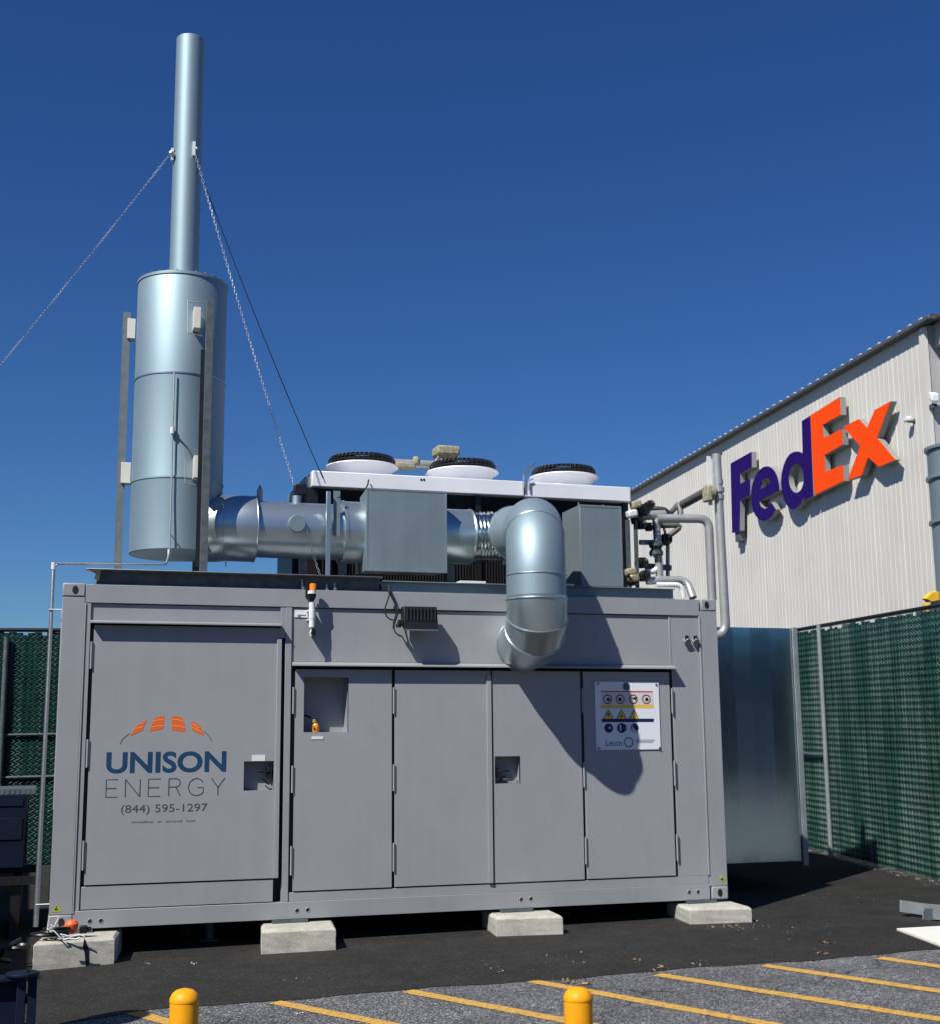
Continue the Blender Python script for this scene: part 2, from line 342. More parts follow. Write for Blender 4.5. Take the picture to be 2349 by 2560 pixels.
def rect(x0, x1, z0, z1): return [(x0, z0), (x1, z0), (x1, z1), (x0, z1)]
def disc(cx, cz, r, n=20, ph=0.0, sx=1.0, sz=1.0): return [(cx + r*sx*math.cos(2*PI*i/n+ph), cz + r*sz*math.sin(2*PI*i/n+ph)) for i in range(n)]
FY = lambda a, b, t: (a, t, b)                                       # face of the container: (x, z) at depth t

# ================================================================== SETTING
# ground: one sheet to the horizon, following the gentle tilt near the camera
xs = [-400, -120, -40, -16] + [i for i in range(-12, 16)] + [20, 40, 120, 400]
ys = [-400, -120, -40, -20] + [i for i in range(-16, 16)] + [20, 40, 120, 400]
g = MB(); V = [(x, y, gz(x, y)) for y in ys for x in xs]; nx = len(xs)
g.add(V, [(j*nx+i, j*nx+i+1, (j+1)*nx+i+1, (j+1)*nx+i) for j in range(len(ys)-1) for i in range(nx-1)])
struct(g.build('ground', OLD, smooth=0, org=(0, 0, 0)))
# new asphalt patch the container stands on, 4 mm higher
e1, e2 = atg(600, 2509), atg(2349, 2376)
sl_ = (e2.y-e1.y)/(e2.x-e1.x)
def edge_y(x):
    b = e1.y + sl_*(x-e1.x)
    return b + 0.03*math.sin(x*3.1) + 0.015*math.sin(x*9.7+1) - (0.35*max(0, 0.9-x)**1.5 if x < 0.9 else 0)
g = MB(); vs = []; xx = [-9+0.1*i for i in range(250)]
rows = [None, -1.5, 0, 2, 4, 6, 8, 10, 14]
for x in xx:
    for r_ in rows:
        y = edge_y(x) if r_ is None else r_
        vs.append((x, y, gz(x, y)+0.004))
n = len(rows)
g.add(vs, [(i*n+j, (i+1)*n+j, (i+1)*n+j+1, i*n+j+1) for i in range(len(xx)-1) for j in range(n-1)])
struct(g.build('pavement', NEW, smooth=0))
# parking stripes
SP = [((322, 2530), (440, 2562)), ((687, 2507), (922, 2553)), ((1019, 2479), (1405, 2552)), ((1327, 2454), (1900, 2558)),
      ((1641, 2438), (2349, 2550)), ((1908, 2415), (2349, 2480)), ((2196, 2396), (2349, 2418))]
for i, (a, b) in enumerate(SP):
    A, B = atg(*a), atg(*b); d = (B-A); d.z = 0; d.normalize(); B = A + d*6; nn = Vector((-d.y, d.x, 0))*0.058
    g = MB(); vs = []; K = 60
    for k in range(K+1):
        p = A + d*(6*k/K)
        for s_ in (1, -1):
            q = p + nn*s_*(1+random.uniform(-.08, .08)); vs.append((q.x, q.y, gz(q.x, q.y)+0.004))
    g.add(vs, [(2*k, 2*k+1, 2*k+3, 2*k+2) for k in range(K)])
    o = g.build('parking_stripe', STRIPE, smooth=0, org=(A.x, A.y, gz(A.x, A.y))); struct(o)

# ------------------------------------------------------------------ warehouse behind on the right
nb_dir = ray(654, 1876); nb_dir.z = 0; nb_dir.normalize()                # along the long wall, away from the camera
WN = Vector((-nb_dir.y, nb_dir.x, 0))                                      # faces the yard (towards -x)
if WN.x > 0: WN = -WN
dcor = ray(2311, 814); PC = CAM + dcor*18.6                               # eave corner of the wall
WC = WN.dot(PC)
def atw(px, py, off=0.0): return atp(px, py, WN, WC+off)
def wl(u, z, off=0.0):                                                     # wall coordinates: u along the wall, height z
    p = PC + nb_dir*u + WN*off; return Vector((p.x, p.y, z))
eave = lambda u: PC.z + 0.03*u
wh = thing('warehouse', 'long white ribbed metal warehouse with a sloping roof line behind the fence on the right', 'building', (PC.x, PC.y, gz(9, 9)))
g = MB(); vs = []; prof = []
u = 0.0; LW = 34.0
while u < LW:
    h_ = 0.007 if int(round(u/0.15)) % 6 == 0 else 0.0045; prof += [(u, 0), (u+0.11, 0), (u+0.12, h_), (u+0.14, h_)]; u += 0.15
for (uu, o_) in prof: vs += [wl(uu, gz(9, 9)-0.3, o_), wl(uu, eave(uu), o_)]
g.add(vs, [(2*i, 2*i+2, 2*i+3, 2*i+1) for i in range(len(prof)-1)])
g.build('wall', SIDING, wh, smooth=0)
g = MB(); g.hexa([wl(-0.02, -0.5, -0.03), wl(-0.02, PC.z, -0.03), wl(LW, eave(LW), -0.03), wl(LW, -0.5, -0.03)],
                 [wl(-0.02, -0.5, -12), wl(-0.02, PC.z+0.5, -12), wl(LW, eave(LW)+0.5, -12), wl(LW, -0.5, -12)])
g.build('facade', GREYWALL, wh, smooth=0)
g = MB()                                                                     # corner trim
g.obox(wl(0.03, PC.z/2, 0.02), nb_dir, WN, Vector((0, 0, 1)), 0.07, 0.03, PC.z/2-0.03)
g.build('corner_trim', SIDING, wh)
g = MB(); g.hexa([wl(-0.35, PC.z-0.02, 0.13), wl(-0.35, PC.z+0.045, 0.13), wl(LW, eave(LW)+0.055, 0.13), wl(LW, eave(LW)-0.01, 0.13)],
                 [wl(-0.35, PC.z-0.02, 0.002), wl(-0.35, PC.z+0.045, 0.002), wl(LW, eave(LW)+0.055, 0.002), wl(LW, eave(LW)-0.01, 0.002)])
g.build('eave_gutter', TRIM, wh, bevel=0.01)
g = MB(); u = -0.35; prof = []                                           # ribbed roof sheet, its rib ends show above the gutter
while u < LW: prof += [(u, 0), (u+0.24, 0), (u+0.26, 0.022), (u+0.30, 0.022)]; u += 0.32
vs = []
for (uu, h_) in prof: vs += [wl(uu, eave(uu)+0.058, 0.10), wl(uu, eave(uu)+0.062+h_, 0.11), wl(uu, eave(uu)+0.74+h_, -12.3)]
g.add(vs, [(3*i, 3*i+3, 3*i+4, 3*i+1) for i in range(len(prof)-1)] + [(3*i+1, 3*i+4, 3*i+5, 3*i+2) for i in range(len(prof)-1)])
g.build('roof', OFFWHITE, wh, smooth=0, recalc=False)
g = MB(); fx = -WN
cn = wl(-0.05, 0, -0.25); g.obox(Vector((cn.x, cn.y, PC.z-1.3)), fx, nb_dir, Vector((0, 0, 1)), 0.05, 0.04, 1.3)
g.build('downspout', OFFWHITE, wh)
g = MB(); g.obox(wl(-0.2, PC.z-0.16, -6.2), fx, nb_dir, Vector((0, 0, 1)), 6.1, 0.18, 0.16); g.build('fascia', GREYWALL, wh)
# round duct standing against the short facade, cut by the frame
yd_ = PC.y-0.35; c0 = at(2330, 1200, yd_); base = Vector((c0.x+0.46, yd_, 0))
dd = thing('wall_duct', 'round blue grey metal duct against the short end of the warehouse', 'duct', (base.x, base.y, gz(9, 9)))
ztop = at(2352, 1092, base.y).z
g = MB(); g.rev((base.x, base.y, 0), [(0.42, -0.1), (0.42, ztop-0.12), (0.40, ztop-0.12), (0.05, ztop)], 32); g.build('duct_body', BOXSHEET, dd)
for k, zz in enumerate((ztop-0.15, ztop-0.55, ztop-1.15)):
    g = MB(); g.rev((base.x, base.y, zz), [(0.425, -0.03), (0.455, -0.02), (0.455, 0.02), (0.425, 0.03)], 32); g.build('band', BOXSHEET, dd)
# floodlight at the corner
p = at(2334, 992, PC.y-0.15)
fl = thing('wall_lamp', 'small white floodlight at the warehouse corner above the duct', 'lamp', p)
g = MB(); g.obox(p, fx, (nb_dir+Vector((0, 0, .5))).normalized(), Vector((0, 0, 1)), 0.06, 0.05, 0.06); g.build('lamp_head', WHITE, fl, bevel=0.02)
g = MB(); g.obox(p+Vector((0.02, 0.08, -0.12)), fx, nb_dir, Vector((0, 0, 1)), 0.03, 0.08, 0.03); g.build('arm', STEELD, fl)
# security camera
p = atw(2268, 1048, 0.10)
cc = thing('security_camera', 'small white security camera on the siding right of the orange x', 'camera', p)
g = MB(); g.obox(p, nb_dir, WN, Vector((0, 0, 1)), 0.06, 0.035, 0.035); g.build('body', WHITE, cc, bevel=0.015)
g = MB(); g.cyl(p+Vector((0, 0, -.03)), p - WN*0.1+Vector((0, 0, -.03)), 0.02); g.cyl(p - WN*0.095+Vector((0, 0, -.03)), p - WN*0.11+Vector((0, 0, -.03)), 0.04); g.build('mount', STEELD, cc)

# the big letters on the wall: points traced in a 4x enlargement of the wall
def LP(a, b): return (1810 + a*0.248918, 980 + b*0.248918)
def wuv(a, b, off=0.17):
    p = atw(*LP(a, b), off); q = p - PC; return (q.dot(nb_dir), p.z)
def ell(cx, cy, rx, ry, a0, a1, n, tilt=0.0):
    out = []
    for i in range(n):
        t = math.radians(a0 + (a1-a0)*i/(n-1)); x = math.cos(t)*rx; y = -math.sin(t)*ry
        out.append((cx + x, cy + y + x*tilt))
    return out
F_ = [[(62,718),(272,600),(275,755),(158,815),(158,922),(258,872),(258,1032),(158,1083),(153,1392),(78,1415)]]
e_out = ell(405, 1022, 143, 273, 5, 350, 40, -0.22)
# e: bowl with a slit
e_ = [[(552,985)] + ell(410, 1020, 142, 272, 12, 318, 34, -0.22) + [(468,1105),(450,1150),(405,1175),(366,1150),(350,1095)],
      [(360,978),(378,892),(418,858),(460,882),(458,925)]]
d_ = [[(778,292),(862,238),(893,1042),(800,1090),(797,1045)] + ell(690, 893, 122, 288, 300, 62, 30, -0.10)[::1] + [(787,615)],
      ell(722, 866, 76, 147, 0, 345, 22, 0.0)]
E_ = [[(862,235),(1160,48),(1168,228),(985,330),(1000,460),(1183,372),(1188,528),(1005,635),(1012,800),(1195,732),(1200,892),(905,1035)]]
x_ = [[(1195,350),(1352,270),(1435,360),(1510,180),(1672,92),(1535,460),(1718,680),(1552,752),(1445,655),(1380,835),(1238,885),(1365,545)]]
sg = thing('building_sign', 'large raised letters FedEx in purple and orange on the white siding', 'sign', wl(6, 5, 0))
d_[0] = [(778,292),(862,238),(893,1042),(800,1090),(797,1040)] + [(770,1115),(735,1158),(695,1182),(672,1180),(636,1150),(603,1090),(580,1010),(568,910),(575,820),(592,745),(620,675),(655,625),(700,600),(745,597),(787,617)]
for loops, fm, nm in ((F_, PURPLE, 'letter'), (e_, PURPLE, 'letter'), (d_, PURPLE, 'letter'), (E_, ORANGE, 'letter'), (x_, ORANGE, 'letter')):
    L2 = [[wuv(*q) for q in lp] for lp in loops]
    fn = lambda a, b, t: wl(a, b, t)
    g = MB(); g.prism(L2, fn, 0.17, 0.075, True, True); le = g.build(nm, RETURN, sg, smooth=30)
    if fm is PURPLE: le['label'] = 'dark purple letter'
    else: le['label'] = 'bright orange letter'
    cx = sum(a for a, b in L2[0])/len(L2[0]); cz = sum(b for a, b in L2[0])/len(L2[0])
    g = MB(); g.prism(L2, fn, 0.174, 0.1715, True, False); g.build('letter_face', fm, le, smooth=0)
g = MB()
a = wuv(105, 1440); g.obox(wl(a[0]-0.05, a[1]-0.02, 0.08), nb_dir, WN, Vector((0, 0, 1)), 0.12, 0.06, 0.10); g.build('junction_box', STEELD, sg)

# unseen building added behind the camera: it blocks the low sky and shows in the sheet metal
ob_ = thing('sky_block_building', 'invented dark brown building behind the camera, added to block the low sky', 'building', (0, -36, gz(0, -36)))
g = MB(); g.box(-45, 60, -48, -36, -0.8, 6.4); g.build('wall', mat('brown_wall', (0.09, 0.075, 0.06), 0.8, var=0.2, vscale=1.0), ob_)
for x in range(-40, 56, 8):
    g = MB(); g.box(x, x+3.4, -36.0, -35.93, -0.5, 3.3); g.build('dock_door', GREYWALL, ob_, bevel=0.02)
# ------------------------------------------------------------------ fences
def fence(A, d, L, H, label, side, slope=0.0, rails=(), step=0.082):
    d = Vector(d).normalized(); nrm = Vector((side[0], side[1], 0)).normalized()
    def P(u, h, o=0.0):
        q = A + d*u + nrm*o; return Vector((q.x, q.y, gz(q.x, q.y) + 0.02 + h))
    f = thing('slatted_fence', label, 'fence', (A.x, A.y, gz(A.x, A.y)))
    g = MB(); u = 0.0
    while u < L:
        wv = step*0.63; tw = random.uniform(-0.001, 0.001); ks = 0.004*(int(round(u/step)) % 2); top = H - 0.035 + random.choice((0, 0.0, 0.01, -0.03)) + random.uniform(-0.008, 0.008)
        a = [P(u-wv, 0.03, -0.004+tw-ks), P(u, 0.03, 0.004-ks), P(u+wv, 0.03, -0.004-tw-ks)]
        b = [P(u-wv, top, -0.004+tw-ks), P(u, top, 0.004-ks), P(u+wv, top, -0.004-tw-ks)]
        mid = [P(u-wv, top*.5, -0.004-ks+random.uniform(-.001,.001)), P(u, top*.5, 0.005-ks), P(u+wv, top*.5, -0.004-ks+random.uniform(-.001,.001))]
        g.add(a+mid+b, [(0,1,4,3),(1,2,5,4),(3,4,7,6),(4,5,8,7)]); u += step
    g.build('slats', SLAT, f, smooth=0, recalc=False)
    g = MB(); u = 0.0; pitch = 0.075; k = 0
    while u < L:                                                   # woven wires as zigzags
        h = 0.0; s_ = 1 if k % 2 else -1; pts = []; n = int(H/(pitch*0.5))
        for i in range(n+1):
            pts.append(P(u + (pitch/2 if (i % 2) else -pitch/2), i*pitch*0.5, 0.016 + 0.004*(1 if i % 2 else -1)))
        r = 0.0021; dn = d*r; vs = []; fs = []
        for i, p in enumerate(pts):
            vs += [p - dn*1.2, p + nrm*r*1.4, p + dn*1.2]
        for i in range(n):
            fs += [(3*i, 3*i+1, 3*i+4, 3*i+3), (3*i+1, 3*i+2, 3*i+5, 3*i+4)]
        g.add(vs, fs); u += pitch; k += 1
    g.build('wire_mesh', WIRE, f, smooth=0, recalc=False)
    g = MB(); g.tube([P(0, H, 0), P(L/2, H, 0), P(L, H, 0)], 0.027, 8); g.build('top_rail', BLACKM, f)
    for h in rails:
        g = MB(); g.tube([P(0, h, 0.03), P(L/2, h, 0.03), P(L, h, 0.03)], 0.019, 8); g.build('rail', STEELD, f)
    return f, P
# fence on the right, running away from the camera
FA = atg(2187, 2169); fd = Vector((0.165, 1, 0)).normalized()
A0 = FA - fd*3.4
f1, P1 = fence(A0, fd, 8.1, 2.98, 'tall green slatted chain link fence on the right in front of the warehouse', (-1, 0.165))
q = atg(2103, 2143); u1 = (q-A0).dot(fd)
for uu in (0.1, u1):
    g = MB(); g.cyl(P1(uu, -0.02, 0.055), P1(uu, 2.99, 0.055), 0.032, 12); g.build('post', POSTG, f1)
g = MB(); g.cyl(P1(u1, 1.28, 0.05), P1(8.0, 1.28, 0.05), 0.02, 8); g.build('rail', STEELD, f1)
endp = A0 + fd*8.1
# fence behind the container
A2 = Vector((-7, endp.y+0.02, 0))
f2, P2 = fence(A2, (1, 0, 0), endp.x-A2.x, at(0, 1573, endp.y).z - gz(0, endp.y)-0.02, 'tall green slatted chain link fence running behind the grey container on the left', (0, -1),
               rails=(at(60, 1840, endp.y).z - gz(0, endp.y), at(60, 1946, endp.y).z - gz(0, endp.y)))
for uu in (0.5, 3.5, 6.32, 9.5, 12.5, 15.5):
    g = MB(); g.cyl(P2(uu, -0.02, 0.06), P2(uu, 3.0, 0.06), 0.035, 12); g.build('post', STEELD, f2)

# yellow machine part above the fence
pp = at(2345, 1497, 2.6)
mt = thing('machine_arm', 'yellow machine arm tip poking above the right hand fence', 'machine', (pp.x, pp.y, gz(9, 4)))
def m_(a, b): return at(a, b, 2.6)
g = MB(); g.prism([[(2313,1496),(2324,1484),(2336,1477),(2349,1480),(2349,1500),(2336,1503),(2326,1505)]], lambda a, b, t: m_(a, b)+Vector((0, t, 0)), 0, 0.09); g.build('arm_tip', YEL2, mt, bevel=0.01)
g = MB(); g.prism([[(2343,1490),(2400,1484),(2400,1560),(2345,1560)]], lambda a, b, t: m_(a, b)+Vector((0, t, 0)), 0.10, 0.2); g.build('body', BEIGE, mt)
g = MB(); g.cyl(Vector((pp.x+.3, pp.y+.5, gz(9, 4))), Vector((pp.x+.3, pp.y+.5, pp.z)), 0.15); g.build('mast', YEL2, mt)

# ================================================================== CONTAINER
LC, HC, DC = 6.056, 2.80, 2.44
ct = thing('generator_container', 'long light grey steel generator container with hinged doors standing on four concrete blocks', 'container', (0, 0, 0))
def P_(name, boxes, m=PAINT, parent=None, bevel=0.003, label=None):
    g = MB()
    for b in boxes: g.box(*b)
    return g.build(name, m, parent or ct, bevel=bevel, label=label)
P_('body', [(0.03, LC-0.03, 0.27, DC-0.03, 0.03, HC-0.03)])
for x0 in (0.0, LC-0.18):
    for y0 in (0.0, DC-0.16): P_('corner_post', [(x0, x0+0.18, y0, y0+0.16, 0.118, 2.688)])
# thin welded edge bead beside each front post
P_('post_bead', [(0.181, 0.193, -0.006, 0.05, 0.12, 2.64)]); P_('post_bead', [(LC-0.195, LC-0.181, -0.008, 0.05, 0.22, 2.64)])
P_('top_rail', [(0.185, LC-0.185, 0.0, 0.10, 2.643, 2.798)]); P_('top_rail', [(0.185, LC-0.185, DC-0.1, DC, 2.643, 2.798)])
P_('bottom_rail', [(0.185, LC-0.185, 0.0, 0.12, 0.0, 0.140)]); P_('bottom_rail', [(0.185, LC-0.185, DC-.12, DC, 0.0, 0.140)])
P_('side_panel', [(0.01, 0.03, 0.16, DC-0.16, 0.0, 2.79)]); P_('side_panel', [(LC-0.03, LC-0.01, 0.16, DC-0.16, 0.0, 2.79)])
P_('sill', [(1.93, LC-0.186, 0.012, 0.10, 0.1405, 0.216)])
P_('stile', [(0.193, 0.233, 0.004, 0.10, 0.1405, 2.6425)]); P_('stile', [(1.876, 1.931, 0.003, 0.10, 0.1405, 2.6425)]); P_('stile', [(1.832, 1.8755, 0.005, 0.1, 2.37, 2.6425)])
P_('transom_panel', [(0.234, 1.8315, 0.022, 0.10, 2.498, 2.636)])
P_('upper_panel', [(1.932, 5.548, 0.022, 0.10, 2.166, 2.636)]); P_('end_panel', [(5.566, LC-0.196, 0.014, 0.10, 0.2165, 2.642)]); P_('panel_seam', [(5.5485, 5.5655, 0.010, 0.08, 2.13, 2.640)])
P_('kick_panel', [(0.242, 1.803, 0.012, 0.10, 0.147, 0.327)])
# sloping drip hoods over the doors
def hood(x0, x1, zt, zb, y1=-0.075):
    g = MB(); g.hexa([(x0, 0.021, zb+0.006), (x1, 0.021, zb+0.006), (x1, 0.021, zt), (x0, 0.021, zt)], [(x0, y1, zb), (x1, y1, zb), (x1, y1, zb+0.014), (x0, y1, zb+0.014)])
    return g.build('drip_hood', PAINT, ct, bevel=0.002)
hood(0.228, 1.833, 2.500, 2.466); hood(1.938, 5.585, 2.166, 2.124)
# black strips behind the door gaps, painting in the shade there
P_('gap_shade_strip', [(0.2335, 0.262, 0.034, 0.06, 0.147, 2.47), (1.842, 1.8755, 0.034, 0.06, 0.33, 2.47), (0.24, 1.85, 0.034, 0.06, 0.3275, 0.342), (0.24, 1.86, 0.034, 0.06, 2.44, 2.4975)], BLACK, bevel=0)
P_('gap_shade_strip', [(1.9315, 1.97, 0.034, 0.06, 0.2165, 2.13), (2.82, 2.87, 0.034, 0.06, 0.2165, 2.13), (3.735, 3.772, 0.034, 0.06, 0.2165, 2.13), (4.61, 4.66, 0.034, 0.06, 0.2165, 2.13),
                   (5.525, 5.5655, 0.034, 0.06, 0.2165, 2.13), (1.96, 5.55, 0.062, 0.068, 2.08, 2.165), (1.96, 5.55, 0.034, 0.06, 0.2162, 0.2275)], BLACK, bevel=0)
def door(x0, x1, z0, z1, hole=None, dep=0.1, y=0.004, label=None):
    g = MB()
    if hole:
        a, b, c, d = hole
        g.prism([rect(x0, x1, z0, z1), rect(a, b, c, d)], FY, y, y+0.03)
        q = dep
        g.add([(a,y,c),(b,y,c),(b,y,d),(a,y,d),(a,y+q,c),(b,y+q,c),(b,y+q,d),(a,y+q,d)], [(4,5,6,7),(0,1,5,4),(2,3,7,6),(1,2,6,5),(0,4,7,3)])
    else: g.box(x0, x1, y, y+0.03, z0, z1)
    return g.build('door', PAINT2, ct, smooth=0, bevel=0.0025 if not hole else 0, recalc=not hole, label=label)
D1 = door(0.263, 1.842, 0.341, 2.456, (1.537, 1.791, 1.070, 1.315), 0.10, label='wide grey door with the blue and orange company lettering')
P_('edge_strip', [(1.803, 1.843, -0.016, 0.003, 0.341, 2.366)], PAINT2, D1)
DA = door(1.972, 2.832, 0.227, 2.100, (2.045, 2.440, 1.557, 2.031), 0.20, label='grey door with an open square window recess at the top')
DB = door(2.862, 3.748, 0.227, 2.100); P_('edge_strip', [(3.705, 3.749, -0.012, 0.003, 0.227, 2.06)], PAINT2, DB)
DCC = door(3.764, 4.622, 0.227, 2.100, (3.778, 4.020, 1.091, 1.332), 0.10, label='grey door with a small square handle recess')
DD = door(4.652, 5.532, 0.227, 2.100, label='grey door carrying the white warning sign')
def hinge(x, z0, z1, par):
    g = MB(); g.cyl((x, -0.006, z0), (x, -0.006, z1), 0.0085, 10); g.box(x-0.002, x+0.018, -0.004, 0.0035, z0+0.01, z1-0.01); g.build('hinge', PAINT, par)
for (z0, z1) in ((2.09, 2.316), (1.28, 1.51), (0.46, 0.694)): hinge(0.247, z0, z1, D1)
for x, par in ((1.951, DA), (2.848, DB), (4.637, DD), (5.549, DD)):
    for (z0, z1) in ((1.715, 1.945), (1.045, 1.273), (0.36, 0.60)): hinge(x, z0, z1, par)
# handles in the recesses
def handle(x, z, par, flip=1):
    g = MB(); g.box(x-0.022, x+0.022, 0.02, 0.095, z-0.045, z+0.045)
    g.tube([(x, 0.02, z+0.01), (x-0.10*flip, 0.015, z+0.015)], 0.011, 8)
    g.tube([(x-0.08*flip, 0.06, z-0.03), (x, 0.05, z-0.10)], 0.007, 6)
    g.build('handle', BLACKM, par, bevel=0.004)
handle(1.762, 1.215, D1, 1); handle(3.815, 1.19, DCC, -1)
g = MB(); g.tube([(3.86,0.05,1.15),(3.86,0.05,1.13),(3.90,0.05,1.115),(3.96,0.05,1.12),(3.985,0.05,1.14),(3.96,0.05,1.19)], 0.008, 6); g.build('lock_bail', STEELD, DCC)
g = MB(); g.box(3.87, 3.975, 0.04, 0.075, 1.118, 1.145); g.build('padlock', STEELD, DCC, bevel=0.005)
# things inside the window recess
g = MB(); g.tube([(2.048, 0.12, 1.705), (2.09, 0.11, 1.70), (2.13, 0.11, 1.685)], 0.009, 8); g.cyl((2.16, 0.10, 1.64), (2.16, 0.10, 1.68), 0.025); g.build('cable', BLACK, DA)
g = MB(); g.rev((2.165, 0.08, 1.557), [(0.0, 0.0), (0.03, 0.003), (0.034, 0.03), (0.028, 0.065), (0.012, 0.085), (0.0, 0.088)], 16); g.build('amber_bulb', AMBER, DA)
g = MB(); g.cyl((2.155, 0.08, 1.64), (2.155, 0.08, 1.67), 0.02); g.cyl((2.14, 0.05, 1.60), (2.14, 0.04, 1.60), 0.012); g.build('bulb_holder', BRASS, DA)
# small labels
P_('label_plate', [(1.604, 1.717, -0.0005, 0.0035, 1.3165, 1.367)], OFFWHITE, D1, 0); P_('label_plate', [(2.117, 2.218, -0.0005, 0.0035, 1.496, 1.521)], OFFWHITE, DA, 0)
g = MB(); g.box(1.955, 2.072, 0.014, 0.0215, 2.555, 2.622); g.cyl((1.985, 0.012, 2.582), (1.985, 0.004, 2.582), 0.012); g.box(2.0, 2.05, 0.008, 0.013, 2.578, 2.586); g.build('rating_plate', OFFWHITE, ct)
# bolt holes in the bottom rail
for x, z in ((0.32, 0.057), (0.406, 0.057), (2.009, 0.067), (2.10, 0.069), (4.009, 0.077), (4.101, 0.078), (5.658, 0.074), (5.748, 0.072)):
    g = MB(); g.prism([disc(x, z, 0.0165, 14)], FY, -0.002, 0.0); g.build('bolt_hole', BLACK, ct)
    g = MB(); g.torus((x, -0.001, z), Vector((1, 0, 0)), Vector((0, 0, 1)), 0.018, 0.003, 16, 4); g.build('hole_rim', PAINT, ct)
# vent cups near the right post
for x in (5.715, 5.805):
    g = MB(); g.tube([(x+0.006, 0.012, 2.41), (x+0.012, -0.03, 2.385)], [0.03, 0.034], 16); g.build('vent_cup', PAINT, ct)
    g = MB(); g.prism([disc(x, 2.416, 0.030, 18, 0, 0.85, 1.15)], FY, -0.034, -0.031); g.build('vent_opening', BLACK, ct)
# corner castings with oval holes
for (x0, x1) in ((-0.004, 0.183), (LC-0.167, LC+0.003)):
    for (z0, z1) in ((2.690, 2.806), (-0.002, 0.115)):
        for yy_ in (0, 1):
            g = MB(); ya, yb = ((-0.006, 0.165) if yy_ == 0 else (DC-0.165, DC+0.004))
            g.box(x0, x1, ya, yb, z0, z1); cc_ = g.build('corner_casting', PAINT, ct, bevel=0.012)
            if yy_ == 0:
                xc = x0+0.103 if x0 < 1 else x0+0.062+ (0.02 if z0 < 1 else 0); zc = (z0+z1)/2
                g = MB(); g.prism([disc(xc, zc, 0.034, 20, 0, 0.72, 1.05)], FY, -0.0085, -0.006); g.build('casting_hole', BLACK, cc_)
# hazard stickers at the feet
g = MB(); g.prism([[(0.022, 0.140), (0.092, 0.143), (0.060, 0.204)]], FY, -0.002, 0.0); s_ = g.build('hazard_sticker', HAZY, ct)
g = MB(); strokes(g, [[(0.35, 0.35), (0.5, 0.6), (0.62, 0.4)], [(0.5, 0.62), (0.5, 0.8)], [(0.3, 0.3), (0.7, 0.3)]], 0.02, 0.14, 0.072, 0.06, 0.007, -0.003); g.build('sticker_symbol', INK, s_, smooth=0)
g = MB(); g.prism([[(5.965, 0.175), (6.0, 0.210), (6.035, 0.175), (6.0, 0.140)]], FY, -0.002, 0.0); s_ = g.build('hazard_sticker', HAZY, ct)
g = MB(); strokes(g, [[(0.2, 0.5), (0.8, 0.55)], [(0.4, 0.3), (0.55, 0.8)], [(0.3, 0.7), (0.7, 0.3)]], 5.97, 0.145, 0.06, 0.06, 0.006, -0.003); g.build('sticker_symbol', INK, s_, smooth=0)
# lettering on the big door
yl = 0.0025
g = MB(); text_mesh(g, 'UNISON', 0.402, 1.387, 1.229, 1.405, yl, 0.028)
g.build('lettering', LOGOB, D1, smooth=0, label='bold blue word UNISON')
GL = {'E': [[(1, 0), (0, 0), (0, 1), (1, 1)], [(0, .5), (.9, .5)]], 'N': [[(0, 0), (0, 1)], [(0, 1), (1, 0)], [(1, 0), (1, 1)]],
      'R': [[(0, 0), (0, 1)], [(0, 1), (.65, 1), (.88, .93), (.95, .77), (.88, .6), (.65, .52), (0, .52)], [(.6, .52), (.98, 0)]],
      'G': [[(.95, .78), (.8, .93), (.55, 1), (.3, .95), (.1, .78), (0, .5), (.1, .2), (.3, .05), (.55, 0), (.8, .06), (.97, .18)], [(.97, .17), (.97, .46), (.6, .46)]],
      'Y': [[(0, 1), (.5, .45)], [(1, 1), (.5, .45)], [(.5, .45), (.5, 0)]]}
g = MB()
for ch, x0, w_ in zip('ENERGY', (0.408, 0.563, 0.748, 0.915, 1.075, 1.266), (0.093, 0.118, 0.098, 0.098, 0.128, 0.112)):
    strokes(g, GL[ch], x0, 1.037, w_, 0.142, 0.0085, yl)
g.build('lettering', LOGOG, D1, smooth=0, label='thin grey word ENERGY')
g = MB(); text_mesh(g, '(844) 595-1297', 0.533, 1.238, 0.888, 0.972, yl, 0.0)
g.build('lettering', LOGOG, D1, smooth=0, label='dark grey telephone number')
g = MB(); text_mesh(g, 'mwsllco  w  onovd  luw', 0.623, 1.142, 0.822, 0.843, yl, 0.0)
g.build('lettering', LOGOG, D1, smooth=0, label='tiny illegible line under the telephone number')
# four sun segments made of ribbons
def lg(a, b): p = at(200+a*0.22727, 1740+b*0.22727, 0); return (p.x, p.z)
SEG = [[(548,445),(690,378),(735,268),(690,282),(610,345),(580,395)], [(765,392),(915,365),(930,225),(880,222),(820,245),(795,310)],
       [(1010,375),(1160,395),(1150,300),(1120,235),(1060,218),(1010,228)], [(1235,378),(1372,442),(1330,340),(1290,300),(1225,280),(1232,320)]]
g = MB()
for s_ in SEG: g.prism([[lg(*q) for q in s_]], FY, yl, yl+0.001, False, False)
g.m = 1
for a in ([(592,372),(640,350),(695,340)], [(625,322),(665,305),(708,296)], [(800,280),(860,266),(925,262)], [(790,345),(850,330),(922,330)], [(1012,262),(1075,262),(1140,278)], [(1012,328),(1085,330),(1155,350)], [(1235,305),(1275,325),(1310,355)], [(1240,345),(1290,372),(1340,400)]):
    strokes(g, [[lg(*q) for q in a]], 0, 0, 1, 1, 0.0075, yl-0.001)
g.m = 2
strokes(g, [[lg(*q) for q in [(440,530),(475,470),(545,412)]], [lg(*q) for q in [(1365,388),(1400,420),(1440,470),(1452,500)]]], 0, 0, 1, 1, 0.005, yl)
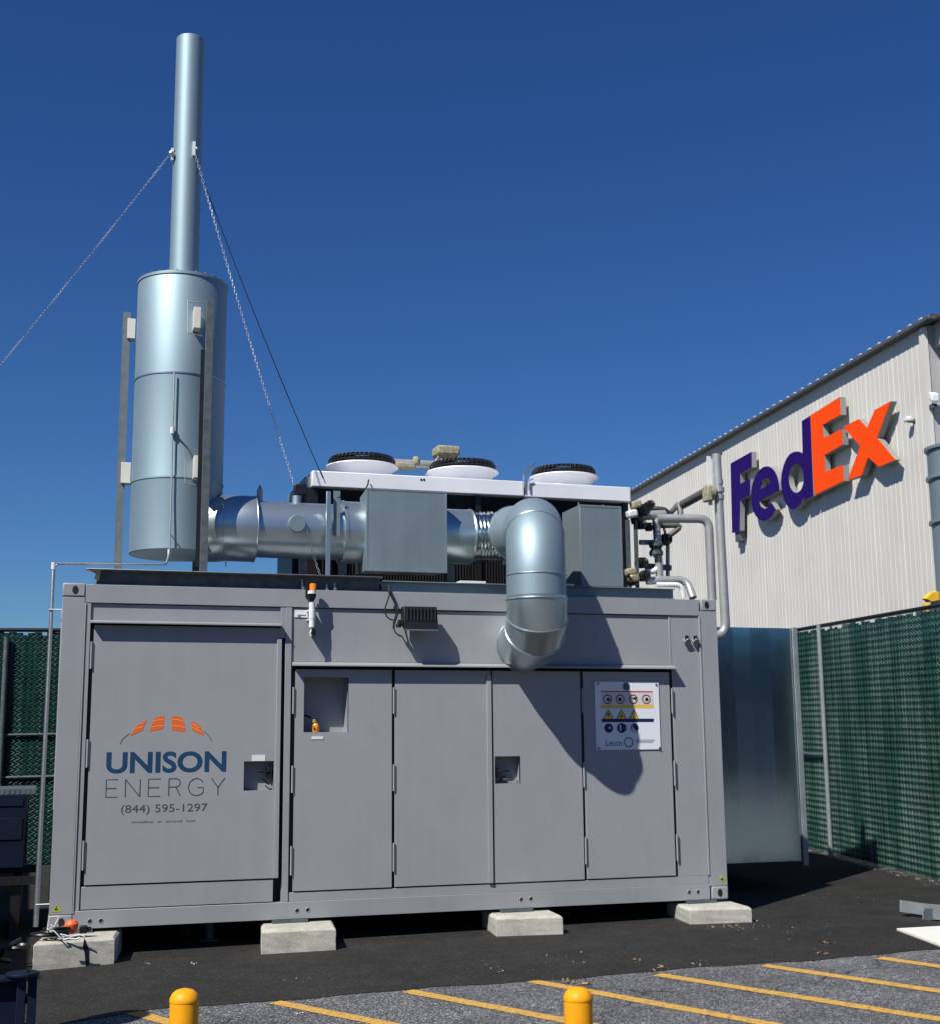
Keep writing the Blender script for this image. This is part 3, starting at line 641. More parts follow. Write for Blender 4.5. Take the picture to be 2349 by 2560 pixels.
g.build('sunrise_emblem', [LOGOO, LOGOO2, LOGOG], D1, smooth=0, label='orange sunrise made of four fluted segments')
# warning sign
ys_ = -0.006
g = MB(); g.box(4.765, 5.414, ys_, 0.0035, 1.380, 2.006); sn = g.build('warning_sign', SIGNW, DD, smooth=0, label='white warning sign with rows of round and triangular pictograms')
def sgp(a, b): p = at(1460+a*0.11905, 1680+b*0.11905, 0); return (p.x, p.z)
def sbar(a0, b0, a1, b1): x0, z1 = sgp(a0, b0); x1, z0 = sgp(a1, b1); return rect(x0, x1, z0, z1)
def flat(name, loops_list, m, yy_=ys_-0.001):
    g = MB()
    for loops in loops_list: g.prism(loops, FY, yy_, yy_+0.0005, False, False)
    return g.build(name, m, sn, smooth=0)
flat('red_bar', [[sbar(330, 400, 1425, 432)]], RED); flat('pink_band', [[sbar(330, 440, 1440, 690)]], PINK); flat('yellow_bar', [[sbar(330, 695, 1445, 762)]], YEL); flat('navy_bar', [[sbar(350, 985, 1450, 1052)]], NAVYB)
k = 0.11905/290.0
def sd(a, b, r, **kw): x, z = sgp(a, b); return disc(x, z, r*k, **kw)
flat('round_symbol', [[sd(870, 305, 92)]], SLATEI, ys_-0.0012)
flat('prohibition_rings', [[sd(a, 575, 108), sd(a, 575, 84)] for a in (475, 740, 1015, 1290)] + [[sd(a, 580, 45, n=7, ph=.3, sx=1.1)] for a in (490, 735, 1300)] + [[[sgp(970, 540), sgp(1090, 530), sgp(1070, 600), sgp(1010, 570)]]], INK, ys_-0.002)
flat('warning_triangles', [[[sgp(a-85, 985), sgp(a-35, 870), sgp(a-15, 810), sgp(a+15, 810), sgp(a+40, 870), sgp(a+88, 985)]] for a in (490, 765, 1030)], YEL, ys_-0.002)
g = MB()
for a in (490, 765, 1030):
    for q in ([(a-92, 985), (a-40, 865), (a, 790), (a+42, 865), (a+92, 985)], [(a-30, 845), (a, 800), (a+30, 845)]): strokes(g, [[sgp(*w2) for w2 in q]], 0, 0, 1, 1, 0.007, ys_-0.003)
strokes(g, [[sgp(455, 870), sgp(490, 920), sgp(530, 880)], [sgp(490, 860), sgp(490, 940)]], 0, 0, 1, 1, 0.008, ys_-0.003)
strokes(g, [[sgp(740, 930), sgp(790, 930)], [sgp(765, 870), sgp(765, 960)]], 0, 0, 1, 1, 0.008, ys_-0.003)
g.build('triangle_outlines', INK, sn, smooth=0)
flat('mandatory_discs', [[sd(500, 1180, 105), sd(522, 1175, 26)], [sd(770, 1180, 112), rect(*(sgp(700, 0)[0], sgp(728, 0)[0], sgp(0, 1245)[1], sgp(0, 1115)[1])), rect(*(sgp(815, 0)[0], sgp(840, 0)[0], sgp(0, 1245)[1], sgp(0, 1115)[1]))],
                         [sd(1045, 1175, 98), [sgp(1010, 1100), sgp(1010, 1160), sgp(1040, 1210), sgp(1095, 1235), sgp(1040, 1255), sgp(1000, 1230), sgp(985, 1170)]]], NAVYB, ys_-0.002)
flat('approval_ring', [[sd(920, 1480, 115), sd(920, 1480, 88)]], SLATEI, ys_-0.002)
flat('info_strip', [[[sgp(1060, 1420), sgp(1470, 1420), sgp(1420, 1490), sgp(1060, 1480)]]], mat('sign_grey', (0.38, 0.42, 0.43), 0.5), ys_-0.0015)
g = MB(); text_mesh(g, 'Leccn', sgp(400, 0)[0], sgp(730, 0)[0], sgp(0, 1560)[1], sgp(0, 1430)[1], ys_-0.002); g.build('sign_text', INK, sn, smooth=0)
for (a, b) in ((1498, 270), (1570, 1600), (270, 250), (290, 1600)):
    g = MB(); x, z = sgp(a, b); g.cyl((x, ys_-0.008, z), (x, ys_, z), 0.009, 10); g.build('sign_bolt', INK, sn)

# ------------------------------------------------------------------ concrete blocks
BL = [((84, 2357), (288, 2343), 'leftmost concrete block with a dark crack, under the container corner by the hose pile'),
      ((654, 2326), (841, 2318), 'pale concrete block under the container below the open window door'),
      ((1239, 2293), (1406, 2289), 'third concrete block from the left, half its side lit, under the middle doors'),
      ((1723, 2271), (1878, 2267), 'low concrete block under the right end of the container with dry leaves at its foot')]
for i, (q0, q1, lab) in enumerate(BL):
    ba = -0.028; f0, f1_ = atz(*q0, ba), atz(*q1, ba); dx = (f1_-f0); W_ = dx.length; dx.normalize(); dyv = Vector((0.14, 1, 0)).normalized() if i < 2 else Vector((0.10, 1, 0)).normalized()
    zb = gz((f0.x+f1_.x)/2, f0.y)-0.03; Dp = 0.62; c = 0.022; rng = random.Random(i)
    bm = bmesh.new(); bmesh.ops.create_cube(bm, size=1)
    for v in bm.verts: v.co = Vector((0 if v.co.x < 0 else W_, 0 if v.co.y < 0 else Dp, zb if v.co.z < 0 else ba))
    bmesh.ops.bevel(bm, geom=[e for e in bm.edges if all(v.co.z > zb+0.01 for v in e.verts)], offset=c, segments=1, affect='EDGES')
    bmesh.ops.bevel(bm, geom=bm.edges[:], offset=0.004, segments=1, affect='EDGES')
    bmesh.ops.subdivide_edges(bm, edges=[e for e in bm.edges if e.calc_length() > 0.1], cuts=5, use_grid_fill=True)
    for v in bm.verts:
        if v.co.z > zb+0.02: v.co += Vector((rng.uniform(-1, 1), rng.uniform(-1, 1), rng.uniform(-1, 0.2)))*0.0013
    for v in bm.verts: v.co = Vector((f0.x, f0.y, 0)) + dx*v.co.x + dyv*v.co.y + Vector((0, 0, v.co.z))
    me = bpy.data.meshes.new('concrete_block'); o_ = Vector(((f0.x+f1_.x)/2, f0.y+Dp/2, zb+0.03)); bmesh.ops.translate(bm, verts=bm.verts, vec=-o_)
    bmesh.ops.recalc_face_normals(bm, faces=bm.faces[:]); bm.to_mesh(me); bm.free(); me.materials.append(CONC)
    ob = bpy.data.objects.new('concrete_block', me); sc.collection.objects.link(ob); ob.location = o_
    tag(ob, lab, 'concrete block', 'concrete blocks under the container')
    g = MB(); xm_ = (f0.x+f1_.x)/2; g.box(xm_-.16, xm_+.14, -0.03, 0.16, -0.026, -0.0025)
    tag(g.build('shim_plate', STEELD, org=(xm_, 0.06, -0.026)), ['thin steel shim on the cracked leftmost block', 'thin steel shim on the block below the open window door', 'thin steel shim on the third block from the left', 'thin steel shim on the block at the right end'][i], 'shim', 'shims between blocks and container')
    if i == 0:
        ya = f0.y + 0.02
        g = MB(); q = [at(213, 2346, ya), at(216, 2355, ya), at(224, 2372, ya), at(225, 2420, ya), at(217, 2420, ya), at(214, 2385, ya), at(209, 2370, ya)]
        def onf(p, off): u_ = (p - f0).dot(dx); return Vector((f0.x, f0.y, 0)) + dx*u_ - dyv*off + Vector((0, 0, p.z))
        g.add([onf(p, .0045) for p in q] + [onf(p, -.002) for p in q], [tuple(range(7)), tuple(range(13, 6, -1))] + [(k_, (k_+1) % 7, (k_+1) % 7+7, k_+7) for k_ in range(7)]); g.build('crack', BLACKM, ob, smooth=0)

for x, y in ((1.33, 0.5), (1.18, 0.9), (4.7, 1.6), (2.9, 1.4)):
    g = MB(); z = gz(x, y); g.cyl((x, y, z), (x, y, 0.03), 0.045, 14); g.box(x-.08, x+.08, y-.08, y+.08, z, z+0.012)
    tag(g.build('support_stub', STEELD, org=(x, y, z)), {1.33: 'front grey pipe stub in the shade beneath the wide door', 1.18: 'rear grey pipe stub in the shade beneath the wide door', 4.7: 'grey pipe stub deep under the right half of the container', 2.9: 'grey pipe stub deep under the middle of the container'}[x], 'support stub', 'stubs under the container')

# ================================================================== ROOF EQUIPMENT
rf = thing('roof_frame', 'galvanized channel frame lying on top of the grey container', 'steel frame', (3, 1, HC))
def R_(name, boxes, m=STEELD, bevel=0.002):
    g = MB()
    for b in boxes: g.box(*b)
    return g.build(name, m, rf, bevel=bevel)
zt = 2.812
R_('front_channel', [(0.27, 2.74, 0.10, 0.108, zt, 2.925), (0.25, 2.74, 0.05, 0.16, zt-0.006, zt-0.0005)])
R_('channel_flange', [(0.18, 2.745, -0.02, 0.16, 2.9255, 2.932)], STEEL)
R_('front_channel', [(2.76, 5.66, 0.12, 0.128, zt, 2.90), (2.76, 5.66, 0.07, 0.18, 2.9005, 2.908), (2.76, 5.66, 0.07, 0.18, zt-0.006, zt-0.0005)], BOXSHEET)
R_('rear_channel', [(0.25, 5.66, 2.2, 2.21, zt, 2.92), (0.25, 5.66, 2.15, 2.27, 2.9205, 2.928)])
for x in (0.3, 1.2, 2.35, 3.6, 4.5, 5.55): R_('cross_beam', [(x, x+0.08, 0.19, 2.14, zt, 2.91)], STEEL)
for (x0, x1) in ((3.50, 3.74), (4.40, 4.62)): R_('lit_frame_top', [(x0, x1, 0.09, 0.45, 2.9095, 2.93)], OFFWHITE)  # white plates painting in the sunlit tops of the frame
g = MB()                                                                 # torn left end of the channel
g.add([(0.18, -0.02, 2.929), (0.30, -0.01, 2.925), (0.29, 0.09, 2.83), (0.25, 0.09, 2.86), (0.26, 0.02, 2.89)], [(0, 1, 4), (4, 1, 2, 3)]); g.build('end_gusset', LICHEN, rf, smooth=0)
for (a, b) in ((756, 1462), (758, 1470), (838, 1472), (818, 1474)):
    p = at(a, b, 0.03); g = MB(); g.cyl(p, p+Vector((0, 0.06, 0)), 0.014, 8); g.cyl(p+Vector((0, 0.02, -.02)), p+Vector((0, 0.02, .05)), 0.007, 6); g.build('clamp_bolt', STEEL, rf)

# silencer and stack
SX, SY, SR = 0.972, 0.75, 0.415
zb_ = 3.17; zt_ = 5.755
st = thing('exhaust_stack', 'tall galvanized silencer drum with a slim chimney pipe above the container left end', 'chimney', (SX, SY, 2.93))
z1 = at(430, 928, SY-SR).z; z2 = at(425, 1190, SY-SR).z
g = MB(); g.rev((SX, SY, 0), [(0.0, zb_), (SR-0.01, zb_), (SR, zb_+0.01), (SR, z2-0.006), (SR+0.001, z2), (SR, z2+0.006), (SR, z1-0.01), (SR+0.001, z1), (SR, z1+0.01), (SR, zt_-0.01), (SR-0.004, zt_), (0.16, zt_+0.012), (0.0, zt_+0.012)], 96)
sd_ = g.build('silencer_drum', GALV, st, smooth=25)
for z_ in (z1, z2):
    g = MB(); g.rev((SX, SY, z_), [(SR+0.001, -0.010), (SR+0.007, -0.008), (SR+0.007, 0.006), (SR+0.001, 0.010)], 96); g.build('seam_band', GALVS if z_ == z1 else GALV, sd_)
g = MB(); g.rev((SX, SY, zt_), [(SR+0.001, -0.02), (SR+0.008, -0.018), (SR+0.008, 0.008), (SR-0.02, 0.016)], 96); g.build('top_rim', GALV, sd_)
for k_ in range(28):
    g = MB(); a = 2*PI*k_/28; g.box(SX+(SR-.03)*math.cos(a)-.008, SX+(SR-.03)*math.cos(a)+.008, SY+(SR-.03)*math.sin(a)-.008, SY+(SR-.03)*math.sin(a)+.008, zt_+0.01, zt_+0.03)
    g.build('rim_bolt', STEEL, sd_)
ptop = at(481, 100, SY).z; pr = 0.137
g = MB(); g.rev((SX+0.005, SY, 0), [(pr, zt_+0.013), (pr, ptop-0.004), (pr-0.004, ptop), (pr-0.012, ptop), (pr-0.012, ptop-0.5)], 56); g.build('chimney_pipe', GALV, st, smooth=25)
g = MB(); g.rev((SX+0.005, SY, zt_), [(pr+0.001, 0.013), (pr+0.06, 0.014), (pr+0.06, 0.03), (pr+0.001, 0.032)], 48)
for k_ in range(10):
    a = 2*PI*k_/10+.2; g.box(SX+(pr+.04)*math.cos(a)-.012, SX+(pr+.04)*math.cos(a)+.012, SY+(pr+.04)*math.sin(a)-.012, SY+(pr+.04)*math.sin(a)+.012, zt_+0.03, zt_+0.055)
g.build('pipe_flange', STEEL, st)

# legs: channel sections
rl0, rl1 = at(511, 1432, 0.17), at(512, 752, 0.17); lx = (rl0.x+rl1.x)/2
g = MB(); g.box(lx-0.006, lx+0.042, 0.10, 0.106, 2.933, rl1.z); g.box(lx-0.012, lx-0.0065, 0.10, 0.20, 2.933, rl1.z); g.box(lx+0.0425, lx+0.048, 0.10, 0.20, 2.933, rl1.z)
leg_ = g.build('support_leg', STEELD, st)
g = MB(); g.box(lx-0.048, lx-0.0125, 0.195, 0.205, 3.0, rl1.z-0.45); g.build('back_plate', BLACKM, leg_)
l2 = at(306, 1100, 0.95); l2t = at(310, 783, 0.95)
g = MB(); g.box(l2.x-0.028, l2.x+0.028, 0.90, 0.907, 2.82, l2t.z); g.box(l2.x-0.034, l2.x-0.0285, 0.90, 1.0, 2.82, l2t.z); g.box(l2.x+0.0285, l2.x+0.034, 0.90, 1.0, 2.82, l2t.z); g.build('support_leg', mat('left_leg_steel', (0.16, 0.185, 0.20), 0.55, 0.3, var=0.15, vscale=12), st)
g = MB(); g.box(SX+0.2, SX+0.29, 1.2, 1.21, 2.93, 5.3); g.build('support_leg', STEELD, st)
def brk(px0, py0, px1, py1, Y, dy, m=BRACKET, thick=None):
    a, b = at(px0, py0, Y), at(px1, py1, Y); g = MB(); g.box(a.x, b.x, Y, Y+dy, b.z, a.z); return g.build('leg_bracket', m, st, bevel=0.003)
brk(486, 766, 502, 820, 0.21, 0.13); brk(524, 762, 536, 793, 0.14, 0.2); brk(486, 1138, 498, 1194, 0.21, 0.13)
brk(320, 795, 338, 846, 0.86, 0.12); brk(304, 1155, 326, 1208, 0.86, 0.12)
g = MB()
for (a, b, c, d) in ((470, 748, 470, 832), (470, 755, 508, 755), (470, 832, 506, 840), (461, 1125, 463, 1208), (463, 1208, 490, 1212), (474, 1122, 498, 1126)):
    g.tube([at(a, b, 0.24), at(c, d, 0.24)], 0.004, 6)
g.build('wire_strap', STEEL, st)
g = MB(); g.cyl(at(436, 388, 0.70), at(427, 378, 0.66), 0.02, 8); g.obox(at(431, 386, 0.70), Vector((1, 0, 0)), Vector((0, 1, 0)), Vector((0, 0, 1)), 0.012, 0.02, 0.06); g.build('guy_lug', OFFWHITE, st)
g = MB(); p = at(485, 372, 0.61); g.obox(p, Vector((1, 0, 0)), Vector((0, 1, 0)), Vector((0, 0, 1)), 0.013, 0.02, 0.07); g.cyl(p+Vector((0.01, 0, 0.02)), p+Vector((0.03, -0.02, 0.0)), 0.01, 6); g.build('guy_lug', OFFWHITE, st)

# condensate pipe on the drum, running over the roof edge and down past the container
cp = thing('drain_pipe', 'thin grey pipe running left from the drum and down past the container corner', 'pipe', (-0.14, 0.1, gz(0, 0)))
yf = SY-SR-0.025
xv = at(134, 1412, 0.12).x
pts = [at(436, 930, yf), at(432, 1060, yf), at(428, 1240, yf), at(424, 1382, yf-0.02), at(420, 1398, 0.2), at(416, 1409, 0.15), at(408, 1412, 0.13), at(280, 1411, 0.12), at(142, 1409, 0.12)]
g = MB(); g.tube(pts[:3]+[pts[3]], 0.007, 8); g.tube(pts[3:], 0.011, 8); g.build('upper_run', STEEL, cp)
vz = at(134, 1412, 0.12).z
g = MB(); g.tube([(xv+0.03, 0.12, vz), (xv+0.008, 0.12, vz-0.008), (xv, 0.12, vz-0.035), (xv, 0.12, vz-0.5), (xv-0.005, 0.12, 1.2), (xv-0.012, 0.12, 0.02)], [0.012, 0.013, 0.016, 0.017, 0.018, 0.022], 10); g.build('down_run', STEEL, cp)
for pz, r_ in ((vz-0.01, 0.019), (at(424, 1382, yf).z, 0.017), (at(430, 1076, yf).z, 0.02)):
    g = MB(); xx_ = xv if pz == vz-0.01 else at(424 if r_ < .018 else 431, 1380 if r_ < .018 else 1076, yf).x; yy_ = 0.12 if pz == vz-0.01 else yf
    g.cyl((xx_, yy_, pz-0.03), (xx_, yy_, pz+0.03), r_, 10); g.build('coupling', OFFWHITE, cp)
for pz in (at(130, 1524, 0.1).z, at(100, 2262, 0.1).z):
    g = MB(); g.cyl((xv-0.02, 0.10, pz), (0.0, 0.10, pz), 0.006, 6); g.build('stand_off', OFFWHITE, cp)
g = MB(); g.tube([at(434, 1080, yf), at(470, 1120, yf+0.02), at(485, 1150, yf)], 0.006, 6); g.tube([at(428, 1338, yf), at(452, 1370, yf+.01)], 0.004, 6); g.build('branch_wire', STEELD, cp)

# horizontal exhaust duct, box attenuator, flexible piece and elbow down into the container front
DY, DZ = 0.60, 3.42
hd = thing('exhaust_duct', 'shiny round duct running right from the drum and bending down into the container front', 'duct', (2.4, DY, 2.93))
xa = at(533, 1320, DY).x; xb = at(635, 1320, DY).x; xc = at(853, 1335, DY).x; xd = at(908, 1335, DY).x; xe = at(917, 1335, 0.25).x; xf = at(1117, 1335, 0.25).x
g = MB(); g.tube([(SX+0.25, SY-0.08, DZ-0.01), (xa+0.02, DY+0.05, DZ-0.01), (xa+0.1, DY, DZ), (xb, DY, DZ)], [0.30, 0.30, 0.305, 0.305], 56); g.build('inlet_elbow', GALVS, hd, smooth=40)
g = MB(); g.torus((xb, DY, DZ), Vector((0, 1, 0)), Vector((0, 0, 1)), 0.304, 0.007, 56, 6); g.torus((xa+0.06, DY, DZ), Vector((0, 1, 0)), Vector((0, 0, 1)), 0.302, 0.005, 56, 6); g.build('clamp_ring', GALVS, hd)
g = MB(); g.tube([(xb-0.01, DY, DZ), (xc, DY, DZ)], 0.262, 56); g.build('straight_duct', GALVS, hd, smooth=40)
g = MB(); g.tube([(xc, DY, DZ), (xd, DY, DZ)], 0.295, 56); g.tube([(xc-0.012, DY, DZ), (xc+0.012, DY, DZ)], 0.303, 56); g.tube([(xd-0.012, DY, DZ), (xd+0.03, DY, DZ)], 0.303, 56); g.build('flanged_collar', GALVS, hd, smooth=40)
zA, zB = at(917, 1426, 0.22).z, at(917, 1220, 0.22).z
g = MB(); x0, x1 = at(917, 1320, 0.22).x, at(1117, 1320, 0.22).x; cx_, cz_ = (x0+x1)/2, (zA+zB)/2
g.add([(x0,0.22,zA),(x1,0.22,zA),(x1,0.22,zB),(x0,0.22,zB),(x0+.02,0.60,zA+.02),(x1-.02,0.60,zA+.02),(x1-.02,0.60,zB-.02),(x0+.02,0.60,zB-.02)], [(4,5,6,7),(0,1,5,4),(2,3,7,6),(1,2,6,5),(0,4,7,3)])
g.add([(x0,0.22,zA),(x1,0.22,zA),(x1,0.22,zB),(x0,0.22,zB),(cx_,0.212,cz_)], [(0,1,4),(1,2,4),(2,3,4),(3,0,4)])
g.build('attenuator_box', BOXSHEET, hd, smooth=0, bevel=0.003)
g = MB()
for (a, b, c, d) in ((x0-.004, x1+.004, zA-.004, zA+.016), (x0-.004, x1+.004, zB-.016, zB+.004), (x0-.004, x0+.012, zA+.0165, zB-.0165), (x1-.012, x1+.004, zA+.0165, zB-.0165)): g.box(a, b, .2165, .2195, c, d)
g.build('edge_fold', BOXSHEET, hd, bevel=0.001)
for k_ in range(5):
    for zz in (zA+.008, zB-.008):
        g = MB(); xq = x0+.05+(x1-x0-.1)*k_/4; g.cyl((xq, .213, zz), (xq, .2163, zz), .005, 8); g.build('screw', STEEL, hd)
xg = at(1170, 1345, DY).x; xh = at(1252, 1350, DY).x
g = MB(); g.tube([(x1-0.02, DY, DZ), (xg, DY, DZ)], 0.268, 56); g.torus((xg, DY, DZ), Vector((0, 1, 0)), Vector((0, 0, 1)), 0.262, 0.014, 48, 6); g.build('outlet_duct', GALVS, hd, smooth=40)
rr = []; pp_ = []; n = 46
for i in range(n+1):
    t = i/n; pp_.append((xg + (xh+0.06-xg)*t, DY - 0.05*t, DZ+0.01*math.sin(t*3))); rr.append(0.238 + 0.013*math.sin(i*1.55) + 0.004*math.sin(i*.61))
g = MB(); g.tube(pp_, rr, 48, caps=False); g.build('flexible_joint', GALVF, hd, smooth=60)
# elbow: segmented like sheet metal gores
EX, EYd, ER = 4.0, -0.56, 0.264
def arc(c, r, a0, a1, n, fn):
    out = []
    for i in range(n+1):
        t = math.radians(a0 + (a1-a0)*i/n); out.append(fn(c, r, t))
    return out
XB, YBk = 4.17, -0.02
path1 = [Vector((xh-0.03, 0.57, DZ)), Vector((xh+0.08, 0.54, DZ+0.01)), Vector((XB-0.04, 0.38, DZ+0.02)), Vector((XB+0.02, 0.18, DZ+0.02)), Vector((XB, YBk, DZ+0.02))]
def drop(a):
    t = math.sin(math.radians(a)); return Vector((XB+(EX-XB)*t, YBk+(EYd-YBk)*t, DZ+0.02-0.50+0.50*math.cos(math.radians(a))))
path2 = [drop(a) for a in (0, 15, 30, 45, 60, 75, 90)] + [Vector((EX, EYd, DZ+0.02-0.53))]
zs_ = at(1325, 1500, EYd).z
path3 = [Vector((EX, EYd, zs_))]
el = [Vector((EX, EYd+0.42-0.42*math.cos(math.radians(a)), zs_ - 0.02 - 0.32*math.sin(math.radians(a)))) for a in (0, 25, 50, 75)]
el = [p_ + Vector((0.05*i_/3, 0, 0)) for i_, p_ in enumerate(el)] + [Vector((EX+0.07, 0.06, zs_-0.36))]
def gore(name, pts, r, m=GALVS):
    g = MB(); g.tube(pts, r, 56, caps=False)
    o = g.build(name, m, hd, smooth=18); return o
gore('upper_elbow', path1 + path2[1:], ER, GALV)
gore('drop_duct', [path2[-1]+Vector((0, 0, 0.0)), path3[0]], ER+0.001, GALV)
gore('lower_elbow', [path3[0]+Vector((0, 0, 0.03))]+el, [ER+0.006]*4+[ER-0.004, ER-0.022], GALVS)
def ringat(p, d, R, r=0.006):
    u_, w2 = frame_of(d); g = MB(); g.torus(p, u_, w2, R, r, 56, 6); g.build('seam_ring', GALVS, hd)
ringat(path2[3], path2[4]-path2[2], ER+0.002); ringat(path2[7], Vector((0, 0, 1)), ER+0.002); ringat(path3[0], Vector((0, 0, 1)), ER+0.008, 0.008)
ringat(el[1], el[2]-el[0], ER+0.008); ringat(el[2], el[3]-el[1], ER+0.008); ringat(path1[2], path1[3]-path1[1], ER+0.002)
g = MB(); g.torus((EX+0.065, 0.018, zs_-0.355), Vector((1, 0, 0)), Vector((0, 0, 1)), ER-0.016, 0.005, 48, 6, 1.0); g.build('wall_collar', GALVS, hd)
# small capped stub and instrument bits on the duct
p = at(862, 1310, 0.3); p = at(744, 1308, 0.30)
g = MB(); g.cyl(p, p+Vector((0, 0.12, 0.0)), 0.078, 28); g.build('capped_stub', BOXSHEET, hd, bevel=0.004)
p = at(742, 1248, 0.6); g = MB(); g.cyl(p-Vector((0, 0, .06)), p+Vector((0, 0, .03)), 0.04); g.build('sensor_stub', GALV, hd)
p = at(748, 1224, 0.6); g = MB(); g.box(p.x-0.05, p.x+0.07, p.y-.03, p.y+.03, p.z-0.05, p.z+0.05); g.build('actuator', BLACKM, hd, bevel=0.01)
p = at(650, 1234, 0.6); g = MB(); g.cyl(p-Vector((0, 0, .14)), p+Vector((0, 0, .04)), 0.028, 12); g.cyl(p+Vector((0, 0, .04)), p+Vector((0, 0, .08)), 0.02, 12, 0.008); g.build('lifting_post', STEEL, hd)
# vertical strut and plate beside the duct
g = MB(); a = at(820, 1440, 0.26); b = at(820, 1228, 0.26); g.box(a.x-0.018, a.x+0.022, 0.26, 0.29, 2.932, b.z); g.build('strut', GALVS, hd, bevel=0.003)
g = MB(); a = at(836, 1300, 0.32); b = at(851, 1228, 0.32); g.box(a.x-0.01, b.x, 0.31, 0.316, a.z-.15, b.z); g.cyl((a.x+.03, 0.305, b.z-.04), (a.x+.03, 0.311, b.z-.04), 0.02); g.build('strut_plate', BOXSHEET, hd)
for (xx_, yy_) in ((2.5, 0.6), (3.55, 0.6), (2.13, 0.62)):
    g = MB(); g.box(xx_-0.035, xx_+0.035, yy_-0.03, yy_+0.03, 2.92, DZ-0.25); g.build('duct_foot', STEELD, hd)
# drain hooks beneath
g = MB()
for (a, b) in ((565, 1405), (893, 1425)):
    p = at(a, b, 0.6); g.tube([p+Vector((0, 0, .06)), p, p+Vector((0.0, 0, -.04))], 0.006, 6)
g.build('hook', STEEL, hd)

# second sheet metal box standing on the roof
fl_, fr_ = at(1452, 1466, 0.25).x, at(1557, 1466, 0.25).x
z0, z1 = 2.932, at(1452, 1262, 0.25).z
g = MB(); g.box(fl_, fr_, 0.25, 0.72, z0, z1)
bx = g.build('roof_box', BOXSHEET, org=(fl_, 0.25, z0), bevel=0.004); 
g = MB()
for (a, b, c, d) in ((fl_, fr_, z1-.018, z1+.003), (fl_, fr_, z0+.001, z0+.02), (fr_-.014, fr_+.002, z0+.0205, z1-.0185)): g.box(a, b, .2465, .2495, c, d)
g.build('edge_fold', BOXSHEET, bx, bevel=0.001)
for k_ in range(6):
    g = MB(); zz = z0+.06+(z1-z0-.12)*k_/5; g.cyl((fr_-.006, .243, zz), (fr_-.006, .2463, zz), .005, 8); g.build('screw', STEEL, bx)
g = MB(); g.cyl((fl_+.01, .3, z1), (fl_+.01, .3, z1+.03), .008, 8); g.cyl((fl_+.27, .3, z1), (fl_+.27, .3, z1+.02), .006, 8); g.build('lug', STEEL, bx)
tag(bx, 'tall narrow blue grey sheet metal box on the roof right of the bent duct', 'metal box')
# black pad for the box
# ------------------------------------------------------------------ dry cooler with three fans
RY0, RY1 = 1.12, 2.36
c0x, c1x = at(776, 1200, RY0).x, at(1576, 1235, RY0).x
rt, rb = at(1000, 1187, RY0).z, at(1000, 1226, RY0).z
dc = thing('dry_cooler', 'white topped dry cooler with three fans and a black coil body on the container roof', 'dry cooler', ((c0x+c1x)/2, 1.7, 2.93))
xm = at(1310, 1200, RY0).x
g = MB(); g.box(c0x+0.02, xm-0.006, RY0, RY1, rb, rt); g.build('casing', WHITE, dc, bevel=0.01)
g = MB(); g.box(xm+0.006, c1x, RY0+0.003, RY1, rb-0.004, rt-0.004); g.build('casing', WHITE, dc, bevel=0.01)
g = MB(); g.box(c0x-0.04, c0x+0.019, RY0+0.08, RY1-0.1, rb-0.08, rt-0.05); g.build('end_cap', BOXSHEET, dc, bevel=0.008)
g = MB(); g.box(c0x+0.04, c1x-0.05, RY0+0.10, RY1-0.05, 3.02, rb-0.001); g.build('coil', DARKFIN, dc)
g = MB(); x = c0x+0.06
while x < c1x-0.06: g.box(x, x+0.004, RY0+0.085, RY0+0.0995, 3.05, rb-0.03); x += 0.03
g.build('coil_fins', DARKFIN, dc)
for x in (c0x+0.03, (c0x+c1x)/2, c1x-0.07): g = MB(); g.box(x-0.1*(x<c0x+.1), x+0.06, RY0+0.06, RY0+0.10-0.016, 2.93, rb-0.001); g.build('cooler_leg', BLACKM, dc)
